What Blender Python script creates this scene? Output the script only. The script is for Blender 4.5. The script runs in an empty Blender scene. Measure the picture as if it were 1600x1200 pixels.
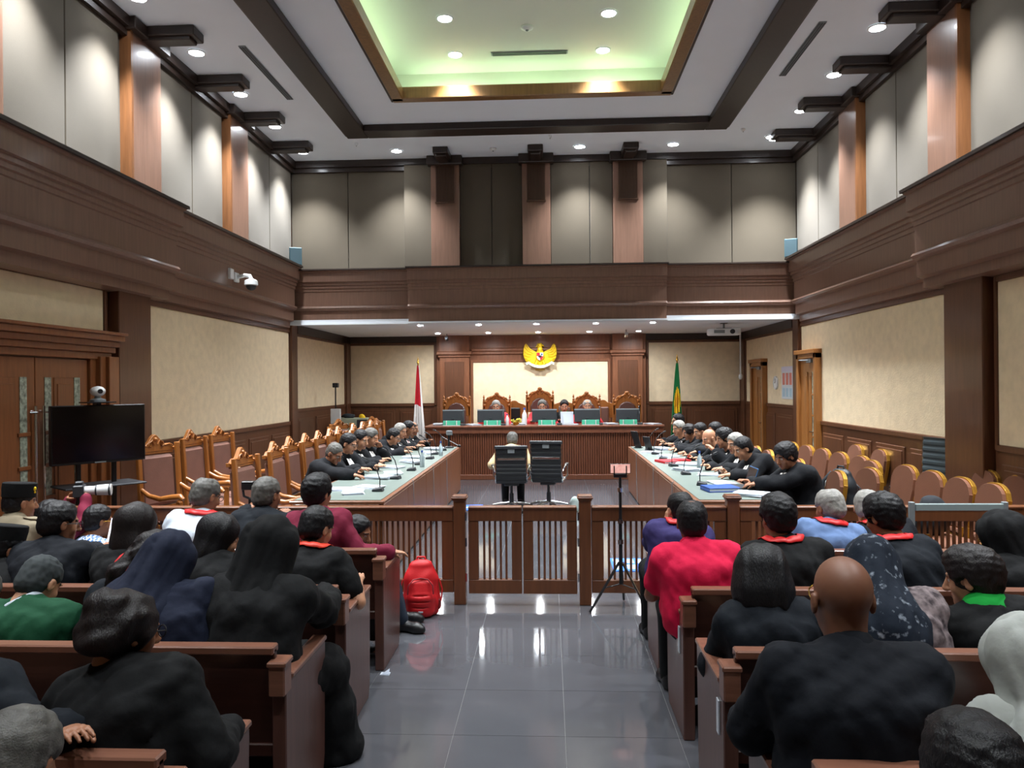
import bpy, bmesh, math, random
import numpy as np
from mathutils import Vector, Matrix, Euler

C = bpy.context.scene.collection
S = bpy.context.scene
PI = math.pi
random.seed(7)
rng = np.random.default_rng(11)

# ------------------------------------------------------------------ camera, world, exposure
cam_d = bpy.data.cameras.new('camera'); cam = bpy.data.objects.new('camera', cam_d); C.objects.link(cam)
cam_d.sensor_width = 36.0; cam_d.lens = 26.55; cam_d.clip_start = 0.05; cam_d.clip_end = 100
cam.matrix_world = (Matrix.Translation((0, 0, 1.88)) @ Matrix.Rotation(math.radians(2.81), 4, 'Z')
                    @ Matrix.Rotation(PI/2, 4, 'X') @ Matrix.Rotation(math.radians(-0.5), 4, 'Z'))
S.camera = cam
w = bpy.data.worlds.new('world'); S.world = w; w.use_nodes = True
w.node_tree.nodes['Background'].inputs[0].default_value = (0.8, 0.9, 1.0, 1)
w.node_tree.nodes['Background'].inputs[1].default_value = 0.05
S.view_settings.view_transform = 'Standard'; S.view_settings.look = 'None'
S.view_settings.gamma = 1.0; S.view_settings.use_curve_mapping = False
S.view_settings.exposure = 1.72
S.cycles.diffuse_bounces = 6
SPOT_W = 205.0        # each ceiling downlight
SOFFIT_W = 31.0      # each small downlight under the gallery
COVE = 5.2           # emission of the cove tubes

# ------------------------------------------------------------------ room constants (metres; x right, y into the room, z up)
XL, XR = -4.67, 4.39
CX = -0.15
YB, YE = -3.2, 17.4          # behind the camera, end wall
YU = 13.6                    # upper far wall
ZC = 5.95                    # ceiling
ZS = 3.0                     # gallery soffit

# ------------------------------------------------------------------ materials
def lin(h):
    h = h.lstrip('#'); v = [int(h[i:i+2], 16)/255 for i in (0, 2, 4)]
    return tuple(c/12.92 if c <= .04045 else ((c+.055)/1.055)**2.4 for c in v) + (1,)

MATS = {}
def mat(name, col, rough=.5, metal=0, spec=.5, bump=0, bscale=60, var=0, vscale=4, stretch=None, emit=None, estr=0, trans=0, col2=None, sheen=0, coat=0, ramp=(.32, .68)):
    if name in MATS: return MATS[name]
    m = bpy.data.materials.new(name); m.use_nodes = True; nt = m.node_tree; N = nt.nodes; L = nt.links
    b = N['Principled BSDF']
    c = lin(col) if isinstance(col, str) else tuple(col) + (1,)
    b.inputs['Base Color'].default_value = c
    b.inputs['Roughness'].default_value = rough; b.inputs['Metallic'].default_value = metal
    b.inputs['Specular IOR Level'].default_value = spec
    if sheen: b.inputs['Sheen Weight'].default_value = sheen
    if coat: b.inputs['Coat Weight'].default_value = coat; b.inputs['Coat Roughness'].default_value = .12
    if trans: b.inputs['Transmission Weight'].default_value = trans
    if emit: b.inputs['Emission Color'].default_value = lin(emit); b.inputs['Emission Strength'].default_value = estr
    if var or bump:
        tc = N.new('ShaderNodeTexCoord'); mp = N.new('ShaderNodeMapping'); L.new(tc.outputs['Object'], mp.inputs[0])
        if stretch: mp.inputs['Scale'].default_value = stretch
    if var or col2:
        nz = N.new('ShaderNodeTexNoise'); nz.inputs['Scale'].default_value = vscale; nz.inputs['Detail'].default_value = 5
        L.new(mp.outputs[0], nz.inputs['Vector'])
        rp = N.new('ShaderNodeValToRGB'); L.new(nz.outputs['Fac'], rp.inputs[0])
        c2 = lin(col2) if col2 else tuple(min(1, x*(1+var)) for x in c[:3]) + (1,)
        c1 = c if col2 else tuple(x*(1-var) for x in c[:3]) + (1,)
        rp.color_ramp.elements[0].color = c1; rp.color_ramp.elements[1].color = c2
        rp.color_ramp.elements[0].position = ramp[0]; rp.color_ramp.elements[1].position = ramp[1]
        L.new(rp.outputs[0], b.inputs['Base Color'])
    if bump:
        nb = N.new('ShaderNodeTexNoise'); nb.inputs['Scale'].default_value = bscale; nb.inputs['Detail'].default_value = 4
        L.new(mp.outputs[0], nb.inputs['Vector'])
        bp = N.new('ShaderNodeBump'); bp.inputs['Strength'].default_value = bump; bp.inputs['Distance'].default_value = .01
        L.new(nb.outputs['Fac'], bp.inputs['Height']); L.new(bp.outputs[0], b.inputs['Normal'])
    MATS[name] = m
    return m

def wood(name, col, var=.15, rough=.38, stretch=(14, 14, 1.2), coat=.15, vscale=2.2):
    return mat(name, col, rough=rough, var=var, vscale=vscale, stretch=stretch, bump=.05, bscale=9, coat=coat)

W_DARK = wood('wood_dark', '#5d3a26')              # wall cladding
W_UP = wood('wood_upper', '#7b5d4e', var=.1)     # cornice and pilasters
W_CROWN = wood('wood_crown', '#281b14', rough=.45)
W_RAIL = wood('wood_rail', '#6e4126')
W_DESK = wood('wood_desk', '#794c33')
W_PEW = wood('wood_pew', '#3a2019', rough=.3, stretch=(1.2, 14, 14))
W_PEWTOP = wood('wood_pew_top', '#7a5140', rough=.28, stretch=(1.2, 14, 14))
W_PEWEND = wood('wood_pew_end', '#5a3b33', rough=.3)
W_CHAIR = wood('wood_chair', '#9a5e2a', rough=.32, var=.16)
W_DOOR = wood('wood_door_light', '#94602f', rough=.4)
W_DOORD = wood('wood_door_dark', '#86522f', rough=.36)
W_BENCH = wood('wood_bench', '#82503a', rough=.35)
M_CREAM = mat('wallcovering_cream', '#e6d3b2', rough=.85, bump=.25, bscale=55, var=.06, vscale=9)
M_GREY = mat('acoustic_fabric_grey', '#544c40', rough=.95, bump=.1, bscale=160, var=.03, vscale=3, sheen=.1)
M_CEIL = mat('plaster_white', '#dde3ea', rough=.9, var=.015, vscale=2)
M_COVEC = mat('plaster_cove', '#d3d6cf', rough=.9)
M_TILE = mat('tile_charcoal', '#525358', rough=.07, spec=1.0, var=.05, vscale=3, bump=.005, bscale=35)
M_GROUT = mat('grout_grey', '#8b8b8b', rough=.8)
M_PLAT = mat('carpet_brown', '#4a3a30', rough=.95, bump=.2, bscale=200)
M_BLACK = mat('plastic_black', '#16171a', rough=.4)
M_SCREEN = mat('screen_black', '#08090b', rough=.12, spec=.6)
M_DKGREY = mat('plastic_dark_grey', '#2b2e33', rough=.5)
M_GREY2 = mat('plastic_grey', '#7d8488', rough=.45)
M_WHITE = mat('plastic_white', '#dcdfe0', rough=.4)
M_PAPER = mat('paper_white', '#c6cdd8', rough=.8)
M_CHROME = mat('chrome', '#c9cccf', rough=.16, metal=1)
M_BRASS = mat('brass', '#b98f3c', rough=.3, metal=1)
M_GOLD = mat('gold_paint', '#f0cc1e', rough=.4, metal=.1)
M_LEATHER = mat('leather_brown', '#7a564b', rough=.42, bump=.12, bscale=90, var=.08, vscale=7)
M_LEATHERD = mat('leather_dark_red', '#5b3a32', rough=.45, bump=.12, bscale=90)
M_BANQ = mat('fabric_brown', '#70452f', rough=.8, bump=.15, bscale=140, var=.08)
M_BANQF = mat('frame_gold', '#b98a35', rough=.35, metal=.7)
M_LAM = mat('laminate_grey_green', '#717d77', rough=.35, var=.04, vscale=6)
M_GREEN = mat('plastic_green', '#2fa27f', rough=.5)
M_TEAL = mat('plastic_teal', '#3c5a63', rough=.5)
M_STEEL = mat('steel_cream_green', '#a5ad98', rough=.5)
M_GLASS = mat('pattern_glass', '#9aa596', rough=.25, var=.5, vscale=26, bump=.6, bscale=40)
M_BLUE = mat('sheet_blue', '#2c73e0', rough=.4)
M_NAVY = mat('folder_blue', '#274c9a', rough=.5)
M_RED = mat('cloth_red', '#c8202a', rough=.75)
M_EMIT = mat('lamp_lens', '#ffffff', emit='#f2f8ff', estr=28)
M_COVE = mat('cove_tube', '#ffffff', emit='#dcffc4', estr=COVE)
M_GRILLE = wood('wood_grille', '#4d3526')
M_RUBBER = mat('rubber_black', '#111214', rough=.7)
M_MESH = mat('chair_mesh_black', '#191d22', rough=.55, bump=.2, bscale=180)
M_MESHG = mat('chair_mesh_grey', '#3d4a50', rough=.6, bump=.2, bscale=180)
M_ACRYL = mat('acrylic_grey', '#8b9a9c', rough=.2)

# ------------------------------------------------------------------ mesh builder
class MB:
    def __init__(s): s.v = []; s.f = []; s.m = []
    def add(s, vs, fs, mi=0):
        o = len(s.v); s.v += [tuple(p) for p in vs]
        for f in fs: s.f.append(tuple(i+o for i in f)); s.m.append(mi)
        return s
    def box(s, x0, x1, y0, y1, z0, z1, mi=0, M=None):
        vs = [(x, y, z) for z in (z0, z1) for y in (y0, y1) for x in (x0, x1)]
        if M is not None: vs = [M @ Vector(p) for p in vs]
        return s.add(vs, [(0, 2, 3, 1), (4, 5, 7, 6), (0, 1, 5, 4), (2, 6, 7, 3), (0, 4, 6, 2), (1, 3, 7, 5)], mi)
    def prism(s, poly, a, b, axis='y', mi=0, M=None):
        # poly: 2-D outline; axis y -> (x,z) outline, x -> (y,z), z -> (x,y)
        n = len(poly)
        def q(p, t): return {'y': (p[0], t, p[1]), 'x': (t, p[0], p[1]), 'z': (p[0], p[1], t)}[axis]
        vs = [q(p, a) for p in poly] + [q(p, b) for p in poly]
        if M is not None: vs = [M @ Vector(p) for p in vs]
        ar = sum(poly[i][0]*poly[(i+1) % n][1]-poly[(i+1) % n][0]*poly[i][1] for i in range(n))
        flip = (ar > 0) == (b > a)
        if axis == 'y': flip = not flip
        fs = [tuple(range(n)), tuple(range(2*n-1, n-1, -1))] + [(i, n+i, n+(i+1) % n, (i+1) % n) for i in range(n)]
        if flip: fs = [tuple(reversed(f)) for f in fs]
        return s.add(vs, fs, mi)
    def tube(s, pts, r, n=8, mi=0, caps=True):
        pts = [Vector(p) for p in pts]; k = len(pts)
        rs = r if isinstance(r, (list, tuple)) else [r]*k
        t0 = (pts[1]-pts[0]).normalized()
        u = t0.orthogonal().normalized(); vs = []
        for i, p in enumerate(pts):
            t = (pts[min(i+1, k-1)]-pts[max(i-1, 0)])
            t = t.normalized() if t.length > 1e-9 else t0
            u = (u - t*u.dot(t)); u = u.normalized() if u.length > 1e-6 else t.orthogonal().normalized()
            v = t.cross(u)
            for j in range(n):
                a = 2*PI*j/n; vs.append(p + (u*math.cos(a)+v*math.sin(a))*rs[i])
        fs = [(i*n+j, i*n+(j+1) % n, (i+1)*n+(j+1) % n, (i+1)*n+j) for i in range(k-1) for j in range(n)]
        if caps: fs += [tuple(reversed(range(n))), tuple(range((k-1)*n, k*n))]
        return s.add(vs, fs, mi)
    def lathe(s, prof, c=(0, 0, 0), n=16, mi=0, sx=1, sy=1, M=None, caps=True):
        vs = []
        for r, z in prof:
            for j in range(n):
                a = 2*PI*j/n; p = Vector((c[0]+r*math.cos(a)*sx, c[1]+r*math.sin(a)*sy, c[2]+z)); vs.append(M @ p if M is not None else p)
        k = len(prof)
        fs = [(i*n+j, i*n+(j+1) % n, (i+1)*n+(j+1) % n, (i+1)*n+j) for i in range(k-1) for j in range(n)]
        if caps: fs += [tuple(reversed(range(n))), tuple(range((k-1)*n, k*n))]
        return s.add(vs, fs, mi)
    def ball(s, c, r, n=10, mi=0, M=None):
        r = r if isinstance(r, (tuple, list)) else (r, r, r)
        k = max(5, n//2+1)
        prof = [(math.sin(PI*i/k), -math.cos(PI*i/k)) for i in range(1, k)]
        vs = []
        for a_, z_ in prof:
            for j in range(n):
                a = 2*PI*j/n; p = Vector((c[0]+r[0]*a_*math.cos(a), c[1]+r[1]*a_*math.sin(a), c[2]+r[2]*z_)); vs.append(M @ p if M is not None else p)
        b = len(vs); t = [Vector((c[0], c[1], c[2]-r[2])), Vector((c[0], c[1], c[2]+r[2]))]
        vs += [M @ p if M is not None else p for p in t]; kk = len(prof)
        fs = [(i*n+j, i*n+(j+1) % n, (i+1)*n+(j+1) % n, (i+1)*n+j) for i in range(kk-1) for j in range(n)]
        fs += [(b, (j+1) % n, j) for j in range(n)] + [(b+1, (kk-1)*n+j, (kk-1)*n+(j+1) % n) for j in range(n)]
        return s.add(vs, fs, mi)
    def mesh(s, name, mats, smooth=None):
        me = bpy.data.meshes.new(name); me.from_pydata(s.v, [], s.f)
        for m in (mats if isinstance(mats, (list, tuple)) else [mats]): me.materials.append(m)
        if any(s.m): me.polygons.foreach_set('material_index', s.m)
        if smooth: me.shade_smooth(); me.set_sharp_from_angle(angle=math.radians(smooth))
        me.update(); return me
    def build(s, name, mats, parent=None, smooth=None, bevel=0, loc=None, kind=None):
        return link(name, s.mesh(name, mats, smooth), parent, bevel, loc, kind)

def link(name, me, parent=None, bevel=0, loc=None, kind=None, M=None):
    o = bpy.data.objects.new(name, me); C.objects.link(o)
    if parent: o.parent = parent
    if loc is not None: o.location = loc
    if M is not None: o.matrix_local = M
    if bevel:
        b = o.modifiers.new('bevel', 'BEVEL'); b.width = bevel; b.segments = 1; b.limit_method = 'ANGLE'; b.angle_limit = math.radians(40)
    if kind: o['kind'] = kind
    return o

def thing(name, label, cat, loc=(0, 0, 0), rz=0, group=None, rot=None):
    o = bpy.data.objects.new(name, None); C.objects.link(o)
    o.empty_display_size = .1; o.location = loc; o.rotation_euler = rot if rot else (0, 0, rz)
    o['label'] = label; o['category'] = cat
    if group: o['group'] = group
    return o
def tag(o, label, cat, group=None):
    o['label'] = label; o['category'] = cat
    if group: o['group'] = group
    return o
def copy_tree(root, loc, rz, label, group=None):
    def rec(o, par):
        c = o.copy(); C.objects.link(c)
        if par: c.parent = par; c.matrix_parent_inverse = o.matrix_parent_inverse.copy()
        for k in [k for k in ALLKIDS(o)]: rec(k, c)
        return c
    r = rec(root, None); r.location = loc; r.rotation_euler = (0, 0, rz); r['label'] = label
    if group: r['group'] = group
    return r
def ALLKIDS(o): return list(o.children)
def struct(name, mb, mats, **k):
    o = mb.build(name, mats, **k); o['kind'] = 'structure'; return o
def estruct(name, loc=(0, 0, 0)):
    o = bpy.data.objects.new(name, None); C.objects.link(o); o.location = loc; o['kind'] = 'structure'; o.empty_display_size = .1; return o

# ------------------------------------------------------------------ implicit surfaces for bodies, cloth and hair
class Field:
    def __init__(s, lo, hi, h):
        s.lo = np.array(lo, np.float32); s.h = h
        s.n = np.ceil((np.array(hi)-s.lo)/h).astype(int)+1
        s.f = np.full(s.n, 1.0, np.float32)
        s.ax = [s.lo[i]+h*np.arange(s.n[i], dtype=np.float32) for i in range(3)]
    def sub(s, lo, hi):
        a = np.maximum(0, np.floor((np.array(lo)-s.lo)/s.h).astype(int)); b = np.minimum(s.n, np.ceil((np.array(hi)-s.lo)/s.h).astype(int)+2)
        if np.any(b <= a): return None, None
        sl = tuple(slice(a[i], b[i]) for i in range(3))
        g = np.meshgrid(*[s.ax[i][sl[i]] for i in range(3)], indexing='ij', sparse=True)
        return sl, g
    def mix(s, sl, d, k):
        o = s.f[sl]
        if k <= 0: s.f[sl] = np.minimum(o, d); return
        h = np.maximum(k-np.abs(o-d), 0)/k
        s.f[sl] = np.minimum(o, d)-h*h*k*.25
    def seg(s, a, b, ra, rb=None, k=.03):
        rb = ra if rb is None else rb; a = np.array(a, np.float32); b = np.array(b, np.float32)
        R = max(ra, rb)+k*1.5+2*s.h
        sl, g = s.sub(np.minimum(a, b)-R, np.maximum(a, b)+R)
        if sl is None: return s
        d = b-a; L2 = float(d@d)+1e-12
        p = [g[i]-a[i] for i in range(3)]
        t = np.clip((p[0]*d[0]+p[1]*d[1]+p[2]*d[2])/L2, 0, 1)
        q = np.sqrt((p[0]-t*d[0])**2+(p[1]-t*d[1])**2+(p[2]-t*d[2])**2)
        s.mix(sl, (q-(ra+(rb-ra)*t)).astype(np.float32), k); return s
    def _ell(s, c, r, R):
        c = np.array(c, np.float32); r = np.array(r, np.float32)
        return c, r
    def elld(s, g, c, r, R=None):
        p = [g[i]-c[i] for i in range(3)]
        if R is not None: p = [R[0][i]*p[0]+R[1][i]*p[1]+R[2][i]*p[2] for i in range(3)]
        k0 = np.sqrt((p[0]/r[0])**2+(p[1]/r[1])**2+(p[2]/r[2])**2)
        k1 = np.sqrt((p[0]/r[0]**2)**2+(p[1]/r[1]**2)**2+(p[2]/r[2]**2)**2)
        return (k0*(k0-1)/np.maximum(k1, 1e-6)).astype(np.float32)
    def ell(s, c, r, k=.03, R=None):
        m = max(r)+k*1.5+2*s.h
        sl, g = s.sub(np.array(c)-m, np.array(c)+m)
        if sl is None: return s
        s.mix(sl, s.elld(g, c, r, R), k); return s
    def cut(s, c, r, k=.01, R=None):
        m = max(r)+k*1.5+2*s.h
        sl, g = s.sub(np.array(c)-m, np.array(c)+m)
        if sl is None: return s
        d = -s.elld(g, c, r, R); o = s.f[sl]
        h = np.maximum(k-np.abs(o-d), 0)/k
        s.f[sl] = np.maximum(o, d)+h*h*k*.25; return s
    def loft(s, P, right, k=.03):
        # P: list of (point, half width, half depth); right: width direction
        right = np.array(right, np.float32); 
        for (a, wa, da), (b, wb, db) in zip(P[:-1], P[1:]):
            a = np.array(a, np.float32); b = np.array(b, np.float32); M = max(wa, wb, da, db)+k*1.5+2*s.h
            sl, g = s.sub(np.minimum(a, b)-M, np.maximum(a, b)+M)
            if sl is None: continue
            d = b-a; L = math.sqrt(float(d@d)); t_ = d/L
            r = right-t_*float(right@t_); r /= np.linalg.norm(r); f = np.cross(t_, r)
            p = [g[i]-a[i] for i in range(3)]
            t = (p[0]*t_[0]+p[1]*t_[1]+p[2]*t_[2]); tc = np.clip(t, 0, L); u = tc/L
            wx = wa+(wb-wa)*u; wy = da+(db-da)*u; wz = np.minimum(wx, wy)
            x = p[0]*r[0]+p[1]*r[1]+p[2]*r[2]; y = p[0]*f[0]+p[1]*f[1]+p[2]*f[2]; z = t-tc
            k0 = np.sqrt((x/wx)**2+(y/wy)**2+(z/wz)**2)
            k1 = np.sqrt((x/wx**2)**2+(y/wy**2)**2+(z/wz**2)**2)
            s.mix(sl, (k0*(k0-1)/np.maximum(k1, 1e-6)).astype(np.float32), k)
        return s
    def keep(s, n, c, k=.006):
        # keep the side where n.(p-c) < 0
        n = np.array(n, np.float32); n /= np.linalg.norm(n)
        d = n[0]*(s.ax[0]-c[0])[:, None, None]+n[1]*(s.ax[1]-c[1])[None, :, None]+n[2]*(s.ax[2]-c[2])[None, None, :]
        h = np.maximum(k-np.abs(s.f-d), 0)/k
        s.f = np.maximum(s.f, d)+h*h*k*.25; return s
    def folds(s, amp, freq, seed, dirs=5, stretch=(1, 1, 1), ridge=False):
        r = np.random.default_rng(seed); acc = 0
        m = np.abs(s.f) < amp*4+.03
        ii = np.nonzero(m)
        p = np.stack([s.ax[i][ii[i]]*stretch[i] for i in range(3)], 1)
        acc = np.zeros(len(p), np.float32)
        wv = np.zeros(len(p), np.float32)
        for j in range(dirs):
            d = r.normal(size=3); d /= np.linalg.norm(d); d2 = r.normal(size=3)
            wv = np.sin(p@d2*freq*.35+r.uniform(0, 6))
            sn = np.sin((p@d)*freq*r.uniform(.6, 1.5)+wv*1.8+r.uniform(0, 6))
            acc += (1-2.2*np.abs(sn)**.8) if ridge else sn
        s.f[ii] += amp*acc/math.sqrt(dirs); return s
    def sample(s, p):
        q = (np.asarray(p)-s.lo)/s.h; i = np.clip(np.floor(q).astype(int), 0, s.n-2); u = np.clip(q-i, 0, 1); v = 0
        for dx in (0, 1):
            for dy in (0, 1):
                for dz in (0, 1):
                    wgt = (u[0] if dx else 1-u[0])*(u[1] if dy else 1-u[1])*(u[2] if dz else 1-u[2])
                    v += wgt*s.f[i[0]+dx, i[1]+dy, i[2]+dz]
        return float(v)
    def snap(s, p, off=.006, it=6):
        p = np.array(p, float); e = s.h
        for _ in range(it):
            d = s.sample(p)-off
            if abs(d) < .001: break
            g = np.array([s.sample(p+np.eye(3)[i]*e)-s.sample(p-np.eye(3)[i]*e) for i in range(3)])
            n = np.linalg.norm(g)
            if n < 1e-6: break
            p = p-g/n*max(-.05, min(.05, d))
        return p
    def surf(s):
        f = s.f; sg = f < 0
        sg[0], sg[-1] = False, False; sg[:, 0], sg[:, -1] = False, False; sg[:, :, 0], sg[:, :, -1] = False, False
        nx, ny, nz = s.n
        cnt = np.zeros((nx-1, ny-1, nz-1), np.int8)
        for dx in (0, 1):
            for dy in (0, 1):
                for dz in (0, 1): cnt += sg[dx:nx-1+dx, dy:ny-1+dy, dz:nz-1+dz]
        act = (cnt > 0) & (cnt < 8)
        ci = np.nonzero(act); n = len(ci[0])
        if n == 0: return np.zeros((0, 3)), np.zeros((0, 4), int)
        idx = np.full(act.shape, -1, np.int32); idx[ci] = np.arange(n)
        off = [(0, 0, 0), (1, 0, 0), (0, 1, 0), (1, 1, 0), (0, 0, 1), (1, 0, 1), (0, 1, 1), (1, 1, 1)]
        val = [np.where(sg[ci[0]+o[0], ci[1]+o[1], ci[2]+o[2]], np.minimum(f[ci[0]+o[0], ci[1]+o[1], ci[2]+o[2]], -1e-6), np.maximum(f[ci[0]+o[0], ci[1]+o[1], ci[2]+o[2]], 1e-6)) for o in off]
        acc = np.zeros((n, 3), np.float32); c = np.zeros(n, np.float32)
        for a in range(8):
            for b in range(a+1, 8):
                if bin(a ^ b).count('1') != 1: continue
                m = (val[a] < 0) != (val[b] < 0)
                t = val[a]/(val[a]-val[b]+1e-12); t = np.where(m, t, 0)
                for i in range(3): acc[:, i] += np.where(m, off[a][i]+(off[b][i]-off[a][i])*t, 0)
                c += m
        v = (np.stack(ci, 1)+acc/c[:, None])*s.h+s.lo
        Q = []
        for ax in range(3):
            A = [slice(1, -1)]*3; A[ax] = slice(0, -1); B = list(A); B[ax] = slice(1, None)
            s0 = sg[tuple(A)]; s1 = sg[tuple(B)]; e = np.nonzero(s0 != s1)
            g = [e[0]+1, e[1]+1, e[2]+1]; g[ax] = e[ax]
            u, w_ = [(1, 2), (2, 0), (0, 1)][ax]
            def cell(du, dw):
                q = [g[0].copy(), g[1].copy(), g[2].copy()]; q[u] = q[u]-du; q[w_] = q[w_]-dw; return idx[q[0], q[1], q[2]]
            q4 = np.stack([cell(1, 1), cell(0, 1), cell(0, 0), cell(1, 0)], 1)
            ins = s0[e]
            q4[~ins] = q4[~ins][:, ::-1]
            Q.append(q4)
        return v.astype(np.float32), np.concatenate(Q)

def np_mesh(name, v, q, mats, mi=None):
    me = bpy.data.meshes.new(name); me.vertices.add(len(v)); me.vertices.foreach_set('co', np.asarray(v, np.float32).ravel())
    me.loops.add(q.size); me.loops.foreach_set('vertex_index', q.astype(np.int32).ravel())
    me.polygons.add(len(q)); me.polygons.foreach_set('loop_start', np.arange(0, q.size, 4, dtype=np.int32))
    for m in (mats if isinstance(mats, (list, tuple)) else [mats]): me.materials.append(m)
    if mi is not None: me.polygons.foreach_set('material_index', mi.astype(np.int32))
    me.polygons.foreach_set('use_smooth', np.ones(len(q), bool))
    me.update(calc_edges=True); me.validate()
    return me
# ------------------------------------------------------------------ floor
fl = struct('floor', MB().box(XL-.2, XR+.2, YB-.1, YE+.2, -.12, -.004), M_GROUT)
TS = .6; TX0, TY0 = .07-9*TS, 4.03-12*TS
tile_me = MB().box(.0015, TS-.0015, .0015, TS-.0015, -.012, 0).mesh('tile', M_TILE)
rest = MB()
for i in range(0, 17):
    for j in range(0, 36):
        x, y = TX0+i*TS, TY0+j*TS
        if x+TS < XL or x > XR or y > 17.3 or y < YB: continue
        x0, x1 = max(x, XL), min(x+TS, XR)
        if 4 <= i <= 12 and 5 <= j <= 30:
            o = link('tile', tile_me, fl, loc=(x, y, 0))
        else:
            rest.box(x0+.0015, x1-.0015, y+.0015, y+TS-.0015, -.012, 0)
rest.build('tile_field', M_TILE, fl, kind='stuff')
# judges' platform
struct('trim_1', MB().box(-3.3, 3.0, 15.25, YE, 0, .2), M_PLAT)

W_EDGE = wood('wood_edge', '#7b5030')
# ------------------------------------------------------------------ side walls
def wallside(side):
    L = side == 'left'
    def X(p): return XL+p if L else XR-p
    def bx(mb, p0, p1, y0, y1, z0, z1, mi=0):
        a, b = X(p0), X(p1); return mb.box(min(a, b), max(a, b), y0, y1, z0, z1, mi)
    wl = struct('wall_'+side, bx(MB(), -.2, -.03, YB, YE, 0, ZC+.7), W_DARK)
    def part(name, mb, m, **k): return mb.build(name, m, wl, **k)
    # layout along the wall
    pil = [(-1.2, -.5), (3.4, 4.1), (7.85, 8.5)] if L else [(-1.2, -.5), (3.4, 4.1), (7.72, 8.45)]
    zt, zb = 2.84, 1.24
    big0 = pil[2][1]
    ystop = 13.38
    door = (5.45, 7.78) if L else None
    # lower pilasters
    for a, b in pil: part('pilaster', bx(bx(MB(), -.03, .09, a, b, 0, ZS+.06), -.03, .12, a-.02, b+.02, 0, .2), W_DARK, bevel=.008)
    part('pilaster', bx(MB(), -.03, .05, ystop+.02, ystop+.32, 0, ZS+.06), W_DARK, bevel=.006)
    part('pilaster', bx(MB(), -.03, .05, 17.1, 17.4, 0, ZS), W_DARK, bevel=.006)
    # fabric panels with their wood surround
    segs = [(big0+.06, ystop, zb, zt), (ystop+.36, 17.06, 1.45, 2.8)]
    if not L: segs += [(4.15, pil[2][0]-.1, zb, zt), (-.45, 3.35, zb, zt)]
    else: segs += [(4.15, 7.72, 2.46, 2.9), (-.45, 3.35, zb, zt)]
    for a, b, z0, z1 in segs:
        part('fabric_panel', bx(MB(), -.03, -.005, a, b, z0, z1), M_CREAM, bevel=.006)
        fr = MB(); bx(fr, -.03, .014, a-.06, a, z0-.05, z1+.05); bx(fr, -.03, .014, b, b+.04, z0-.05, z1+.05)
        bx(fr, -.03, .014, a, b, z1, z1+.05); bx(fr, -.03, .022, a, b, z0-.06, z0)
        part('panel_surround', fr, W_DARK, bevel=.004)
        part('upper_rail', bx(MB(), -.03, .004, a-.06, b+.04, z1+.05, ZS+.1), W_DARK)
        if z0 < 2:
            part('wainscot', bx(MB(), -.03, 0, a-.06, b+.04, 0, z0-.06), W_DARK)
            n = max(1, round((b-a)/1.0)); st = (b-a)/n
            for k in range(n):
                y0, y1 = a+k*st+.07, a+(k+1)*st-.07
                part('wainscot_panel', bx(bx(MB(), -.005, .016, y0, y1, .22, z0-.18), .0, .026, y0+.05, y1-.05, .27, z0-.23), W_DARK, bevel=.008)
    if L: part('jamb_panel', bx(MB(), -.03, 0, 4.1, 5.45, 0, 2.44), W_DARK)
    # cornice: the nearer stretch stands further out
    prof = [(0, 2.9), (.05, 2.92), (.05, 3.02), (.12, 3.04), (.12, 3.22), (.17, 3.24), (.19, 3.27), (.17, 3.30), (.14, 3.31), (.14, 3.60),
            (.155, 3.61), (.155, 3.655), (.175, 3.665), (.175, 3.71), (.20, 3.72), (.20, 3.765), (.235, 3.775), (.235, 3.96), (.27, 3.97), (.27, 4.0), (0, 4.0)]
    for a, b, e in ((YB, pil[2][1]+.25, .13), (pil[2][1]+.25, 13.3, .0)):
        mb = MB(); pl = [(X(-.03 if p == 0 else p+e), z) for p, z in prof]
        mb.prism(pl, a, b, 'y'); part('cornice', mb, W_UP, smooth=None)
        mb = MB(); bx(mb, .0, .30+e, a, b+(.02 if e else 0), 3.985, 4.02); part('cornice_cap', mb, W_CROWN)
    # upper wall: grey acoustic panels between lit pilasters
    up = [(2.9, 3.55), (5.5, 6.15), (8.1, 8.75), (10.7, 11.35)]
    part('upper_backing', bx(MB(), -.03, -.02, YB, YU, 4.0, ZC), M_GREY)
    edges = [YB]+[v for p in up for v in p]+[YU]
    for a, b in zip(edges[::2], edges[1::2]):
        if b-a > 3: ys = list(np.linspace(a, b, 6))
        else: ys = list(np.linspace(a+.02, b-.1, 3))
        for y0, y1 in zip(ys[:-1], ys[1:]): part('acoustic_panel', bx(MB(), -.03, .02, y0+.006, y1-.006, 4.01, ZC-.1), M_GREY, bevel=.006)
    for a, b in up:
        part('upper_pilaster', bx(MB(), -.03, .1, a, b, 4.01, ZC-.02), W_UP, bevel=.006)
        part('pilaster_edge', bx(MB(), -.03, .112, a-.012, a+.03, 4.01, ZC-.1), W_EDGE)
        part('crown_block', bx(MB(), 0, .19, a-.06, b+.06, ZC-.14, ZC-.005), W_CROWN, bevel=.01)
    part('crown', bx(bx(MB(), 0, .12, YB, YU, ZC-.12, ZC-.002), .0, .07, YB, YU, ZC-.2, ZC-.1), W_CROWN)
    y = 8.42-1.35*7
    while y < 13:
        mb = MB(); bx(mb, .05, .72, y-.13, y+.13, ZC-.11, ZC-.002); bx(mb, .05, .66, y-.09, y+.09, ZC-.15, ZC-.1)
        part('bracket', mb, W_CROWN, bevel=.01); y += 1.35
    # crown of the recess under the gallery
    part('recess_crown', bx(MB(), -.03, .06, 13.7, YE, 2.84, ZS), W_CROWN)
    b_ = struct('baseboard_'+side, bx(MB(), -.03, .02, YB, YE, 0, .14), W_DARK)
    return wl
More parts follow.
